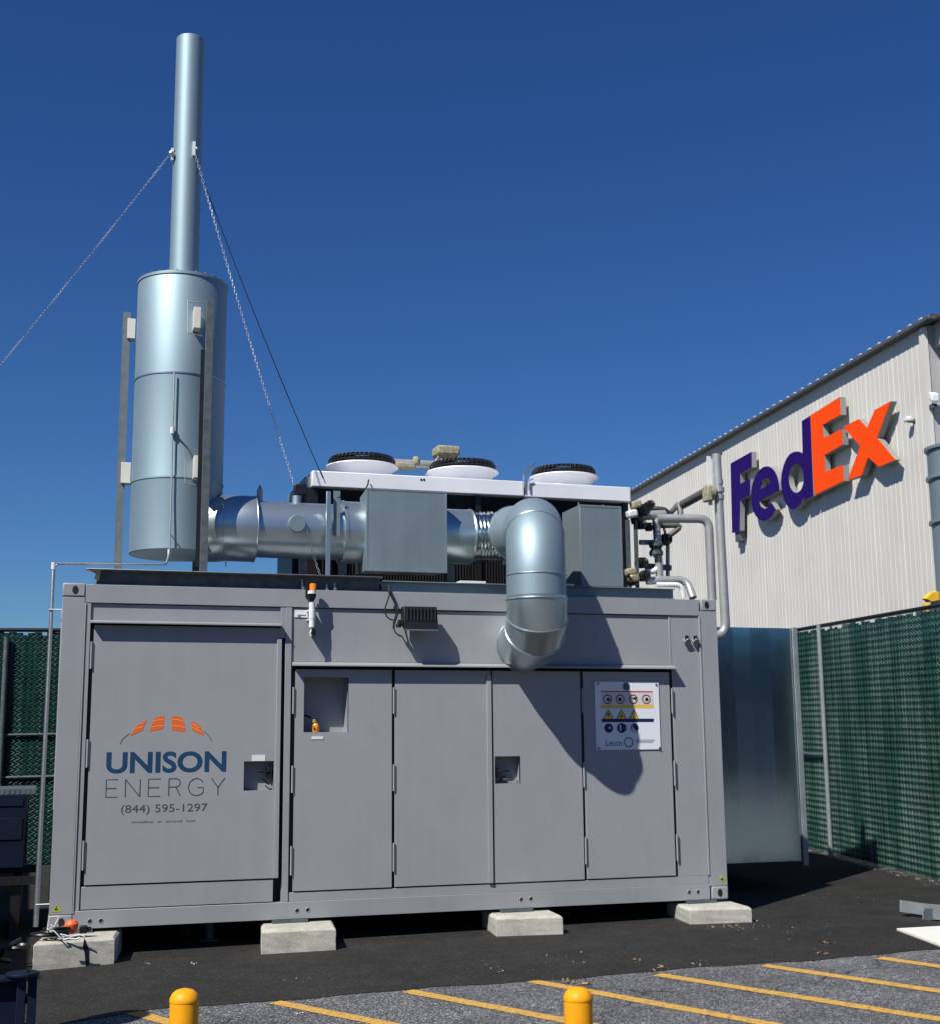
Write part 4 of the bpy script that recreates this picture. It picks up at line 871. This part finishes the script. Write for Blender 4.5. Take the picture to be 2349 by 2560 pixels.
# lower black equipment visible under the duct at the left end
g = MB(); a, b = at(736, 1395, RY0).x, at(795, 1395, RY0).x; g.box(a, c0x+0.035, RY0+0.12, RY1-0.2, 2.93, at(736, 1280, RY0).z); g.build('end_frame', BLACKM, dc)
ux, uw, uz = Vector((1, 0, 0)), Vector((0, 1, 0)), Vector((0, 0, 1))
for j, px in enumerate((905, 1156, 1407)):
    FX = at(px, 1180, 1.75).x; c = (FX, 1.75, rt)
    g = MB(); g.rev(c, [(0.30, 0.001), (0.29, 0.05), (0.295, 0.10), (0.33, 0.155), (0.372, 0.172), (0.380, 0.180), (0.376, 0.192), (0.35, 0.190), (0.315, 0.165), (0.275, 0.10), (0.27, 0.02)], 64)
    fan = g.build('fan_shroud', WHITE, dc, smooth=45)
    g = MB(); g.rev((FX, 1.75, rt), [(0.0, 0.24), (0.10, 0.24), (0.11, 0.18), (0.11, 0.10), (0.0, 0.10)], 24)
    for b_ in range(7):
        a = 2*PI*b_/7 + j; d1 = Vector((math.cos(a), math.sin(a), 0)); d2 = Vector((-math.sin(a), math.cos(a), 0))
        q = Vector((FX, 1.75, rt+0.15)); g.add([q+d1*.1-d2*.03+uz*.03, q+d1*.1+d2*.03-uz*.02, q+d1*.28+d2*.07-uz*.02, q+d1*.28-d2*.07+uz*.05], [(0, 1, 2, 3)])
    g.build('fan_rotor', BLACKM, fan, recalc=False)
    g = MB()
    for (R, h) in ((0.338, 0.19), (0.345, 0.225), (0.343, 0.26), (0.325, 0.283), (0.26, 0.293), (0.19, 0.30), (0.12, 0.303)):
        g.torus((FX, 1.75, rt+h), ux, uw, R, 0.0055 if R > .34 else 0.004, 40, 4)
    for k_ in range(44):
        a = 2*PI*k_/44; d1 = Vector((math.cos(a), math.sin(a), 0)); q = Vector((FX, 1.75, rt))
        g.tube([q+d1*.347+uz*.185, q+d1*.345+uz*.25, q+d1*.325+uz*.286, q+d1*.1+uz*.305], 0.0045, 4, False)
    g.rev((FX, 1.75, rt), [(0.325, 0.175), (0.333, 0.20), (0.333, 0.235), (0.325, 0.245)], 40)
    g.build('fan_guard', BLACKM, fan, smooth=0)
for (a, b) in ((1054, 1199), (1061, 1199)): p = at(a, b, RY0-0.004); g = MB(); g.cyl(p, p+Vector((0, .01, 0)), 0.012, 10); g.build('casing_hole', BLACK, dc)
g = MB(); g.tube([at(1307, 1222, RY0-.02), at(1308, 1190, RY0-.02), at(1318, 1172, RY0+.1), at(1335, 1158, 1.5)], 0.012, 8); g.tube([at(1321, 1225, RY0-.02), at(1321, 1200, RY0-.02), at(1330, 1197, RY0-.02)], 0.009, 8); g.build('cable_conduit', STEEL, dc)
g = MB(); g.tube([at(912, 1226, .9), at(920, 1212, 1.0), at(922, 1200, RY0-.02)], 0.008, 6); g.build('cable', BLACK, dc)
# lagged pipe and weathered box behind the fans
lp = thing('roof_pipe', 'weathered horizontal pipe between the first two fans on the cooler', 'pipe', at(1040, 1190, 2.3))
g = MB(); g.tube([at(980, 1158, 2.3), at(1110, 1164, 2.3)], 0.05, 18); g.build('pipe_run', LAG, lp)
g = MB(); a = at(1012, 1163, 2.24); g.box(a.x-0.10, a.x+0.12, 2.2, 2.34, a.z-0.045, a.z+0.03); g.cyl(at(1040, 1155, 2.3)-ux*.03, at(1040, 1155, 2.3)+ux*.03, 0.065); g.build('valve_body', LICHEN, lp, bevel=0.02)
g = MB(); a = at(1121, 1127, 2.25); g.box(a.x-0.135, a.x+0.13, 2.2, 2.45, a.z-0.055, a.z+0.055)
wb = g.build('sensor_box', LICHEN, org=(a.x, 2.3, a.z-.055), bevel=0.025); tag(wb, 'weathered brownish box perched above the middle fan', 'box')
g = MB()
for (q, r) in (((1098, 1140), (1085, 1160)), ((1140, 1140), (1150, 1160)), ((1085, 1160), (1065, 1190)), ((1105, 1142), (1104, 1185)), ((1150, 1158), (1140, 1190))): g.tube([at(*q, 2.25), at(*r, 2.2)], 0.012, 6)
g.build('bracket', LICHEN, wb)

# ------------------------------------------------------------------ pipes at the right end of the cooler
mf = thing('pipe_manifold', 'cluster of grey lagged pipes and black valves at the right end of the cooler', 'pipework', at(1650, 1470, 1.4))
def pipe(name, pts, r, m=LAG, n=16):
    P = [at(a, b, Y) for a, b, Y in pts]; out = [P[0]]
    for i in range(1, len(P)-1):                                       # rounded corners
        a, b, c = P[i-1], P[i], P[i+1]; k_ = min(0.11, (a-b).length*.45, (c-b).length*.45)
        A_, C_ = b+(a-b).normalized()*k_, b+(c-b).normalized()*k_
        out += [A_*(1-t)**2 + b*2*t*(1-t) + C_*t*t for t in (0, .25, .5, .75, 1)]
    out.append(P[-1]); g = MB(); g.tube(out, r, n); return g.build(name, m, mf, smooth=50)
pipe('pipe', [(1600, 1290, 1.3), (1660, 1286, 1.3)], 0.05); pipe('pipe', [(1642, 1296, 1.25), (1770, 1297, 1.15), (1779, 1500, 1.15)], 0.048)
pipe('pipe', [(1638, 1285, 1.3), (1648, 1450, 1.3)], 0.042); pipe('pipe', [(1612, 1272, 1.5), (1658, 1272, 1.5), (1672, 1286, 1.7), (1693, 1262, 2.0)], 0.03, LAGD)
pipe('pipe', [(1700, 1290, 1.9), (1698, 1256, 1.9)], 0.035); pipe('pipe', [(1704, 1262, 1.9), (1768, 1227, 1.2)], 0.05, LAGD)
pipe('pipe', [(1645, 1314, 1.5), (1707, 1313, 1.5), (1668, 1342, 1.5)], 0.03, LAGD); pipe('pipe', [(1598, 1356, 1.4), (1636, 1356, 1.4)], 0.028)
pipe('pipe', [(1615, 1452, 1.25), (1715, 1449, 1.2), (1731, 1495, 1.1)], 0.042, LAG); pipe('pipe', [(1640, 1462, 1.15), (1702, 1462, 1.1), (1708, 1495, 1.1)], 0.028, OFFWHITE)
pipe('pipe', [(1668, 1350, 1.5), (1668, 1440, 1.5)], 0.022); pipe('pipe', [(1612, 1415, 1.4), (1675, 1420, 1.4)], 0.032, LAGD); pipe('pipe', [(1658, 1320, 1.5), (1665, 1345, 1.5)], 0.014, COPPER)
pipe('pipe', [(1612, 1428, 1.3), (1632, 1430, 1.3), (1645, 1418, 1.3)], 0.03, OFFWHITE)
def valve(a, b, Y, s=1.0):
    c = at(a, b, Y); g = MB(); g.rev(c, [(0, -.05*s), (.045*s, -.05*s), (.055*s, -.02*s), (.05*s, .03*s), (.02*s, .06*s), (0, .06*s)], 14); g.cyl(c-ux*.07*s, c+ux*.07*s, .03*s, 12)
    v = g.build('valve', BLACKM, mf); g = MB(); q = c+Vector((0, -0.07*s, 0.0)); g.torus(q, ux, uz, .045*s, .008*s, 18, 6); g.cyl(q-ux*.045*s, q+ux*.045*s, .006*s, 6); g.cyl(q-uz*.045*s, q+uz*.045*s, .006*s, 6); g.cyl(q, c, .009*s, 6); g.build('handwheel', BLACKM, v)
for a, b, Y, s in ((1605, 1276, 1.2, 1.1), (1600, 1312, 1.2, .9), (1620, 1318, 1.3, .8), (1660, 1350, 1.4, 1.1), (1602, 1408, 1.2, 1.0), (1607, 1441, 1.1, 1.0), (1622, 1262, 1.4, .8)): valve(a, b, Y, s)
for a, b, Y in ((1638, 1362, 1.28), (1639, 1383, 1.28)):
    c = at(a, b, Y); g = MB(); g.cyl(c-uz*.018, c+uz*.018, 0.075, 20)
    for k_ in range(8): t = 2*PI*k_/8; q = c+Vector((math.cos(t)*.06, math.sin(t)*.06, 0)); g.cyl(q-uz*.035, q+uz*.035, .008, 6)
    g.build('flange', STEELD, mf)
g = MB(); c = at(1639, 1373, 1.28); g.cyl(c-uz*.03, c+uz*.03, 0.055, 16); g.build('valve_body', BLACKM, mf)
for (a, b, Y, m2) in ((1588, 1262, 1.15, LICHEN), (1578, 1285, 1.1, OFFWHITE), (1575, 1430, 1.05, LICHEN), (1582, 1445, 1.05, BRASS), (1590, 1300, 1.2, BLACKM), (1580, 1455, 1.1, BLACKM)):
    c = at(a, b, Y); g = MB(); g.obox(c, (ux+uz*.2).normalized(), uw, (uz-ux*.2).normalized(), .055, .05, .04); g.build('fitting', m2, mf, bevel=0.02)
g = MB(); a = at(1570, 1460, 1.1); b = at(1592, 1300, 1.1); g.box(a.x, a.x+.035, 1.1, 1.14, 2.93, b.z); g.box(b.x-.02, b.x+.01, 1.12, 1.16, 2.93, b.z); g.build('end_post', STEELD, mf)
g = MB(); a = at(1620, 1465, 1.0); g.box(a.x-0.08, a.x+0.27, 0.95, 1.35, 2.80, 2.90); g.build('mounting_pad', OFFWHITE, mf)
# tall riser pipe beside the container
rp = thing('riser_pipe', 'tall vertical lagged pipe just right of the container, bent at the foot', 'pipe', at(1815, 1600, 0.9))
def T(a, b, Y=0.9): return at(a, b, Y)
xt = (T(1787, 1140).x + T(1815, 1560).x)/2
top, bot = T(1789, 1135).z, T(1815, 1562).z
g = MB(); g.tube([(xt-0.01, .9, top), (xt, .9, top-1.0), (xt+0.01, .9, bot+0.05)] + [(xt+0.01-0.12+0.12*math.cos(t), .9, bot-0.12*math.sin(t)) for t in (0, .4, .8, 1.2, 1.57)] + [(xt-0.3, .9, bot-0.12)], [.047, .047] + [.05]*7, 20); g.build('pipe_run', LAG, rp, smooth=50)
for a, b, s in ((1790, 1225, .062), (1792, 1243, .056), (1789, 1205, .052)): c = T(a, b); g = MB(); g.cyl((xt-.003, .9, c.z-.025), (xt-.003, .9, c.z+.025), s, 16); g.build('collar', LAG, rp)
g = MB(); c = T(1778, 1232); g.cyl(c-ux*.07, c+ux*.02, .085, 16); g.box(c.x-.09, c.x-.03, .82, .95, c.z-.10, c.z+.06); g.build('valve_box', LICHEN, rp, bevel=0.01)
g = MB(); c = T(1776, 1180); g.box(c.x-.02, c.x+.02, .93, .95, c.z-.35, c.z+.18); g.build('back_strap', OFFWHITE, rp)
g = MB(); c = T(1793, 1130); g.tube([c-ux*.06, c, c+ux*.05-uz*.02], .012, 6); g.build('top_hook', STEELD, rp)

# galvanized air outlet box on the container's end
ab = thing('outlet_plenum', 'tall mirror like sheet metal box hanging at the right end of the container', 'metal box', (6.1, 1.5, 0.2))
YB = 1.45; tr = at(1984, 1571, YB); br = at(2011, 2152, YB); xr = (tr.x+br.x)/2; zt2, zb2 = tr.z, br.z
g = MB(); cols = [6.06, 6.32, 6.52, 6.78, 7.0, 7.22, 7.45, xr]; yo = [0, .009, -.003, .010, 0, .012, .003, 0.007]
vs = []; 
for x, o_ in zip(cols, yo): vs += [(x, YB+o_, zb2), (x, YB+o_, zt2)]
g.add(vs, [(2*i, 2*i+2, 2*i+3, 2*i+1) for i in range(len(cols)-1)]); g.build('front_sheet', GALVM, ab, smooth=0, recalc=False)
g = MB(); g.box(xr+0.002, xr+0.012, YB, 3.3, zb2, zt2); g.box(6.06, xr, 3.29, 3.3, zb2, zt2); g.box(6.06, xr, YB+0.02, 3.28, zt2-0.02, zt2-0.006); g.build('side_sheets', BOXSHEET, ab)
g = MB(); g.box(xr-0.03, xr+0.03, YB-0.022, YB-0.004, zb2-0.05, zt2+0.01); g.build('edge_flange', POSTG, ab, bevel=0.003)

# ------------------------------------------------------------------ floodlight and beacon on the container front
fl = thing('floodlight', 'dark grey finned floodlight on the container front with a looped cable', 'lamp', (3.05, -0.1, 2.55))
g = MB(); g.add([(2.90,-.05,2.655),(3.205,-.05,2.655),(3.205,-.16,2.655),(2.90,-.16,2.655),(2.90,-.05,2.50),(3.205,-.05,2.50),(3.21,-.20,2.435),(2.895,-.20,2.435)], [(0,1,2,3),(4,7,6,5),(0,4,5,1),(1,5,6,2),(2,6,7,3),(3,7,4,0)])
g.build('housing', BLACKM, fl, bevel=0.004)
g = MB()
for i in range(9):
    x = 2.925+i*0.032
    g.add([(x,-.158,2.65),(x+.006,-.158,2.65),(x+.006,-.185,2.65),(x,-.185,2.65),(x,-.178,2.53),(x+.006,-.178,2.53),(x+.006,-.195,2.53),(x,-.195,2.53)], [(0,1,2,3),(4,7,6,5),(0,4,5,1),(1,5,6,2),(2,6,7,3),(3,7,4,0)])
g.build('cooling_fins', mat('fin_grey', (0.02, 0.02, 0.021), 0.5), fl, smooth=0)
g = MB(); g.box(2.90, 3.205, -.212, -.198, 2.437, 2.447); g.build('front_lip', STEEL, fl)
g = MB(); g.box(2.97, 3.13, -.05, .02, 2.55, 2.60); g.build('bracket', BLACKM, fl)
g = MB(); g.cyl((2.885, -.13, 2.50), (2.855, -.13, 2.505), .035, 14); g.cyl((2.87, -.12, 2.49), (2.87, -.06, 2.49), .02, 10); g.build('gland', BLACKM, fl)
def fc(a, b, Y=-0.05): return at(900+a*0.11905, 1460+b*0.11905, Y)
g = MB(); g.tube([fc(640, 180), fc(590, 330), fc(540, 480), fc(530, 600), fc(570, 690), fc(640, 745), fc(700, 760), fc(740, 800, -.1)], .0065, 8)
g.tube([fc(650, 190), fc(715, 320), fc(760, 450), fc(790, 560), fc(780, 660), fc(745, 760, -.1)], .0065, 8); g.tube([fc(610, 40, .04), fc(620, 120, .02), fc(640, 190)], .016, 8); g.build('cable_loop', BLACK, fl)
bc = thing('beacon', 'small amber topped warning beacon on a white tube at the container top edge', 'beacon', (2.11, -0.08, 2.5))
def bq(a, b, Y=-0.09): return at(740+a*0.10922, 1420+b*0.10922, Y)
g = MB(); c = bq(395, 430); g.rev((c.x, c.y, 0), [(0, bq(0, 345).z), (.028, bq(0, 350).z), (.031, bq(0, 380).z), (.031, bq(0, 510).z), (0, bq(0, 511).z)], 24); g.build('amber_lens', AMBER, bc, smooth=50)
g = MB(); c = bq(370, 550); g.rev((c.x, c.y, 0), [(0, bq(0, 512).z), (.036, bq(0, 515).z), (.038, bq(0, 585).z), (0, bq(0, 590).z)], 24); g.build('lens_base', OFFWHITE, bc)
g = MB(); c = bq(365, 650); g.rev((c.x, c.y, 0), [(0, bq(0, 591).z), (.042, bq(0, 600).z), (.034, bq(0, 680).z), (.013, bq(0, 780).z), (0, bq(0, 785).z)], 20); c2 = bq(275, 500); g.box(c2.x-.006, c2.x+.012, -.03, .02, bq(0, 640).z, bq(0, 300).z); g.build('socket', BLACKM, bc)
c = bq(372, 900); g = MB(); g.rev((c.x, c.y, 0), [(0, bq(0, 780).z), (.026, bq(0, 782).z), (.026, bq(0, 955).z), (.029, bq(0, 960).z), (.029, bq(0, 1160).z), (.026, bq(0, 1165).z), (.026, bq(0, 1355).z), (0, bq(0, 1357).z)], 20); g.build('tube', OFFWHITE, bc, smooth=50)
g = MB(); q = bq(385, 1400); r = bq(395, 1470); g.tube([q, r, r+Vector((0.01, 0.05, -.01)), r+Vector((0.01, .11, 0))], .024, 14); g.build('elbow', BLACKM, bc)
g = MB(); q = bq(360, 1410, -.10); g.tube([q, q+Vector((-.012, -.003, -.03)), q+Vector((-.004, 0, -.06))], .008, 8); g.build('elbow_clip', OFFWHITE, bc)
for b in (965, 1175): g = MB(); q = bq(372, b); g.box(q.x-.03, q.x+.03, -.092, .02, q.z-.006, q.z+.006); g.build('clip', OFFWHITE, bc)

# ------------------------------------------------------------------ guy chains
def chain(name, A, B, label, sag, n, m=CHAIN, L=0.044, w_=0.010, r=0.0025):
    A, B = Vector(A), Vector(B); g = MB(); n = int((A-B).length/(L*0.78)); prev = None
    for i in range(n):
        def pos(t): return A.lerp(B, t) - Vector((0, 0, 4*sag*t*(1-t)))
        p = pos((i+.5)/n); d = (pos((i+1)/n)-pos(i/n)).normalized(); u_, w2 = frame_of(d)
        ang = (PI/2)*(i % 2) + 0.25*math.sin(i*.3); s_ = u_*math.cos(ang)+w2*math.sin(ang)
        g.torus(p, d, s_, L/2, r, 10, 4, w_/(L/2)*1.0)
    o = g.build(name, m, org=B, smooth=0, recalc=False); tag(o, label, 'chain' if 'chain' in name else 'wire', 'guys of the chimney'); return o
cA = at(425, 385, 0.68)
dirL = at(0, 903, 2.6)                                             # runs on past the left edge to an anchor outside the picture
cEnd = cA + (dirL-cA)*1.75
chain('guy_chain', cA, cEnd, 'pale chain from the chimney slanting down to the left edge', 0.05, 60, L=0.05)
cB = at(489, 386, 0.60)
chain('guy_chain', cB, at(736, 1212, 0.62), 'pale chain from the chimney down to the black actuator on the duct', 0.04, 60)
chain('guy_chain', at(768, 1322, .28), at(801, 1437, .12), 'short dark chain hanging from the capped duct stub to the roof frame', 0.03, 12, STEELD)
g = MB(); a, b = at(497, 420, 0.75), at(808, 1196, RY0-.02); g.tube([a.lerp(b, t)-uz*.25*t*(1-t) for t in [i/12 for i in range(13)]], 0.0048, 6)
tag(g.build('guy_wire', CABLE, org=b), 'thin dark wire from the chimney down to the white cooler casing', 'wire', 'guys of the chimney')

# ------------------------------------------------------------------ bollards
bp0, bp1 = (462, 2474), (1443, 2470)
D_B = 5.75
def depth_pt(px, py, D): return CAM + ray(px, py)*D
B0 = depth_pt(*bp0, D_B); B1 = depth_pt(*bp1, D_B); br_ = 0.0615
def bollard():
    z0 = gz(B0.x, B0.y); t = thing('bollard', 'leftmost of the two yellow bollards, below the wide lettered door', 'bollard', (B0.x, B0.y, z0), 'yellow bollards'); H = B0.z - z0
    g = MB(); g.rev((B0.x, B0.y, z0), [(br_*.98, 0), (br_, H-0.048)], 40); g.build('sleeve', BOLLY, t, smooth=40)
    g = MB(); g.rev((B0.x, B0.y, z0), [(br_+.001, H-.052), (br_+.0025, H-.048), (br_+.001, H-.036), (br_*.86, H-.016), (br_*.6, H-.003), (br_*.25, H+.003), (0.0, H+.004)], 40); g.build('dome_cap', BOLLY, t, smooth=50)
    return t
b0 = bollard(); b1 = copy_tree(b0); b1.location = (B1.x, B1.y, gz(B1.x, B1.y) + (B1.z-gz(B1.x, B1.y)) - (B0.z-gz(B0.x, B0.y)))
b1['label'] = 'rightmost of the two yellow bollards, standing over the parking stripes below the sign door'

# ------------------------------------------------------------------ left side: navy machine, dumpster, added shade box outside the frame
nv = thing('generator_cabinet', 'dark navy cabinet on a skid in the shade left of the container', 'cabinet', (-1.2, 1.4, gz(-1, 1)))
YN = 1.2; xr_ = at(64, 2080, YN).x; zt3, zb3 = at(30, 1988, YN).z, at(30, 2172, YN).z
g = MB(); g.box(xr_-2.1, xr_, YN, YN+1.3, zb3, zt3); g.build('housing', NAVY, nv, bevel=0.01)
za, zb4 = at(30, 2010, YN).z, at(30, 2045, YN).z
g = MB(); g.box(xr_-2.1, xr_-0.03, YN-.01, YN-.001, za-0.02, zt3-.03); g.box(xr_-.22, xr_-.03, YN-.01, YN-.001, at(30, 2100, YN).z, zb4); g.build('panel', NAVY2, nv, bevel=0.003)
g = MB(); g.box(xr_-2.2, at(88, 1975, YN).x, YN+.1, YN+1.2, zt3+.001, zt3+.05)
x = xr_-2.2
while x < at(85, 1975, YN).x: g.box(x, x+.02, YN+.095, YN+.1, zt3+.004, zt3+.045); x += .045
g.build('top_tray', STEELD, nv)
g = MB(); g.box(xr_-2.3, xr_+.12, YN-.05, YN+.02, zb3-.14, zb3-.07); g.box(xr_-2.3, xr_+.12, YN+1.2, YN+1.27, zb3-.14, zb3-.07)
for x in (xr_-2, xr_-1, xr_-.1): g.box(x, x+.08, YN, YN+1.25, gz(x, 1.2), zb3-.141)
g.build('skid', BLACKM, nv)
# bits behind it
dm = thing('dumpster', 'dark navy steel bin cut by the lower left corner of the picture', 'bin', depth_pt(40, 2560, 7.3))
DD_ = 7.0
def dq(a, b, D=DD_): return depth_pt(a, b, D)
tl = dq(94, 2432); n1 = Vector((1, 0, 0)); ztp = tl.z; xr2 = tl.x; y2 = tl.y; gzz = gz(xr2, y2)
g = MB(); g.box(xr2-1.6, xr2-.055, y2+.02, y2+.12, gzz+.05, ztp-.035); g.build('bin_body', NAVY, dm, bevel=0.01)
g = MB(); g.box(xr2-.045, xr2+.0, y2-.02, y2+.03, gzz, ztp-.01); g.box(xr2-.10, xr2-.055, y2-.03, y2+.02, gzz, ztp-.012)
for h in (.30, .58): g.box(xr2-.0545, xr2-.0455, y2-.02, y2+.03, gzz+h, gzz+h+.035)
g.box(xr2-.06, xr2-.0, y2+.031, y2+.12, ztp-.16, ztp-.12); g.build('side_post', NAVY2, dm, bevel=0.004)
g = MB(); g.cyl((xr2-.075, y2+.0, ztp-.012), (xr2-.075, y2+.0, ztp+.006), .085, 28); g.box(xr2-1.62, xr2-.09, y2-.04, y2+.10, ztp-.034, ztp-.016); g.build('bin_rim', NAVY2, dm, bevel=0.004)
# tall navy box added outside the frame to shade the left of the yard
sb = thing('shade_box', 'invented navy box outside the frame, added to shade the left of the yard', 'container', (-3.4, 0.5, gz(-3, 0)))
g = MB(); g.box(-4.9, -2.55, -2.55, 6.0, gz(-3, 0)+.1, 3.12)
y = -2.4
while y < 5.9: g.box(-2.5495, -2.515, y, y+.14, .15, 2.95); y += .28
g.build('body', NAVY2, sb)
g = MB()
for y in (-2.6, 5.9): g.box(-2.64, -2.48, y, y+.16, gz(-3, 0), 3.14)
g.build('corner_post', NAVY, sb)
# post added outside the frame so that its rounded shadow reaches the lower left corner
vt = thing('shadow_post', 'invented rounded tank standing outside the picture on the lower left', 'caster', (0, 0, 0))
tip = atg(212, 2556); tt = 1.65; vx, vy = tip.x - tt*1.0, tip.y - tt*0.8; vz0 = gz(vx, vy); vt.location = (vx, vy, vz0)
g = MB(); hh = tt*1.65+.1; g.rev((vx, vy, vz0), [(.17, 0), (.17, hh-.2), (.15, hh-.1), (.09, hh-.03), (0, hh)], 32); g.build('caster', NAVY2, vt)

# hose pile, cord and orange cap on the first block
g = MB()
for k_ in range(5):
    c = at(135+random.uniform(-22, 18), 2338-k_*2.5, -0.33); c.z = 0.005+k_*.012
    g.torus(c, ux, (uw+uz*random.uniform(-.15, .15)).normalized(), .10+random.uniform(-.03, .02), .012, 28, 7, .8)
hp = g.build('hose_coil', PLAST, org=(0.0, -0.35, 0.0)); tag(hp, 'tangled black hose lying on the leftmost concrete block', 'hose')
g = MB(); g.tube([(-.2, -.3, -.02), (-.32, -.35, -.08), (-.36, -.3, -.16), (-.28, -.22, -.19)], .02, 8); g.torus((-.22, -.25, -.08), ux, uw, .09, .018, 24, 6); g.build('hose_tail', PLAST, hp)
g = MB(); cpts = [at(a, b, -0.2 if b < 2320 else -.45) for a, b in ((130, 2292), (148, 2291), (140, 2308), (136, 2318), (122, 2312), (118, 2326), (134, 2327), (145, 2338), (153, 2348), (160, 2344), (150, 2336), (178, 2342), (200, 2338), (212, 2342))]
g.tube(cpts, .0055, 6); g.tube([at(a, b, -.4) for a, b in ((122, 2300), (119, 2318), (126, 2330), (118, 2326))], .005, 6); g.tube([at(a, b, -.5) for a, b in ((158, 2350), (172, 2347), (190, 2349), (200, 2345))], .008, 6)
tag(g.build('white_cord', OFFWHITE, org=(0.1, -.4, 0)), 'pale cord looped over the black hose by the container foot', 'cord')
c = at(179, 2320, -.28); g = MB(); g.rev((c.x, c.y, .003), [(0, 0), (.035, 0), (.042, .03), (.05, .05), (.052, .075), (.035, .10), (0, .108)], 14); g.cyl((c.x-.04, c.y-.02, .05), (c.x-.1, c.y-.05, .045), .02, 10)
tag(g.build('valve_cap', ORCAP, org=(c.x, c.y, 0), bevel=.004), 'orange plastic cap sitting on the leftmost concrete block', 'cap')
g = MB(); g.box(c.x+.06, c.x+.12, c.y-.03, c.y+.03, .002, .06); g.cyl((c.x+.12, c.y, .03), (c.x+.15, c.y, .03), .02); tag(g.build('black_fitting', BLACKM, org=(c.x+.08, c.y, 0), bevel=.006), 'small black fitting right of the orange cap on the block', 'fitting')

# ------------------------------------------------------------------ right side oddments
a, b, c = atg(2248, 2292), atg(2349, 2306), atg(2306, 2308)
ch = thing('channel_offcut', 'bent blue grey steel angle standing on a thin leg at the right edge', 'steel angle', c)
dv = (b-a).normalized(); up = Vector((0, 0, 1)); H0 = (at(2248, 2252, a.y).z - a.z)
def cq(px, py): d = ray(px, py); n_ = Vector((dv.y, -dv.x, 0)); return CAM + d*((n_.dot(a)-n_.dot(CAM))/n_.dot(d))
nn = Vector((dv.y, -dv.x, 0))
if nn.y < 0: nn = -nn
def csheet(name, L_, t=.012, m=POSTG):
    g = MB(); P = [cq(*q) for q in L_]; g.add(P + [p+nn*t for p in P], [tuple(range(len(P))), tuple(range(2*len(P)-1, len(P)-1, -1))] + [(i, (i+1) % len(P), (i+1) % len(P)+len(P), i+len(P)) for i in range(len(P))]); g.build(name, m, ch, smooth=0)
csheet('plate', [(2248, 2251), (2304, 2259), (2349, 2263), (2420, 2270), (2420, 2306), (2331, 2299), (2331, 2273), (2314, 2273), (2309, 2278), (2305, 2288), (2248, 2280)])
csheet('leg', [(2305, 2280), (2308, 2280), (2308, 2306), (2305, 2306)]); csheet('inner_face', [(2310, 2272), (2331, 2273), (2331, 2300), (2310, 2305)], .004, STEELD)
g = MB(); g.obox(cq(2349, 2300)+nn*.15-up*.04, dv, nn, up, .35, .12, .06); g.build('base_block', STEELD, ch)
P = [atg(*q) for q in ((2241, 2328), (2349, 2322), (2480, 2316), (2480, 2420), (2349, 2369))]
g = MB(); g.add([Vector((p.x, p.y, gz(p.x, p.y)+.022)) for p in P] + [Vector((p.x, p.y, gz(p.x, p.y)+.005)) for p in P], [(0,1,2,3,4), (9,8,7,6,5)] + [(i, (i+1) % 5, (i+1) % 5+5, i+5) for i in range(5)])
tag(g.build('white_slab', BOARD, org=P[1], smooth=0), 'white pointed slab lying flat on the asphalt at the right edge', 'slab')
# litter
def litter(name, spots, n, m, size, label):
    g = MB()
    for (px, py, sx, sy) in spots:
        for k_ in range(n):
            p = atg(px+random.gauss(0, sx), py+random.gauss(0, sy)); s_ = size*random.uniform(.4, 1.2); a = random.uniform(0, PI); z = gz(p.x, p.y)+.008
            if p.y > -.0 and p.x < 6: continue
            q = [(p.x+s_*math.cos(a+t)*r_, p.y+s_*math.sin(a+t)*r_, z+random.uniform(0, s_*.7)) for t, r_ in ((0, 1), (1.4, .6), (PI, 1), (PI+1.3, .7))]
            g.add(q, [(0, 1, 2), (0, 2, 3)])
    o = g.build(name, m, smooth=0, recalc=False); o['kind'] = 'stuff'; o['label'] = label; o['category'] = name.split('_')[-1]; return o
litter('leaf_litter', [(1780, 2320, 14, 3), (1825, 2320, 14, 3), (1840, 2330, 6, 2), (2050, 2385, 12, 3), (2070, 2362, 8, 2), (1650, 2425, 10, 3), (1592, 2405, 4, 3), (1420, 2458, 12, 2), (1450, 2462, 9, 2)], 10, LEAF, .016, 'dry brown leaves scattered near the right hand block')
litter('pale_grit', [(1960, 2300, 70, 14), (1990, 2345, 60, 20), (1880, 2318, 25, 3), (1430, 2400, 60, 12), (1260, 2425, 60, 10), (2080, 2230, 60, 12), (2310, 2216, 10, 2), (1745, 2412, 15, 4), (770, 2455, 40, 4), (485, 2413, 5, 3), (370, 2413, 5, 2), (2150, 2250, 60, 14), (750, 2535, 8, 3), (1330, 2520, 8, 2)], 11, CHIP, .0085, 'pale grit and chips scattered over the asphalt')
litter('curb_gravel', [(2120+30*i, 2152+7.7*i, 14, 1.6) for i in range(-3, 9)], 30, CHIP, .012, 'line of grey gravel along the foot of the right hand fence')
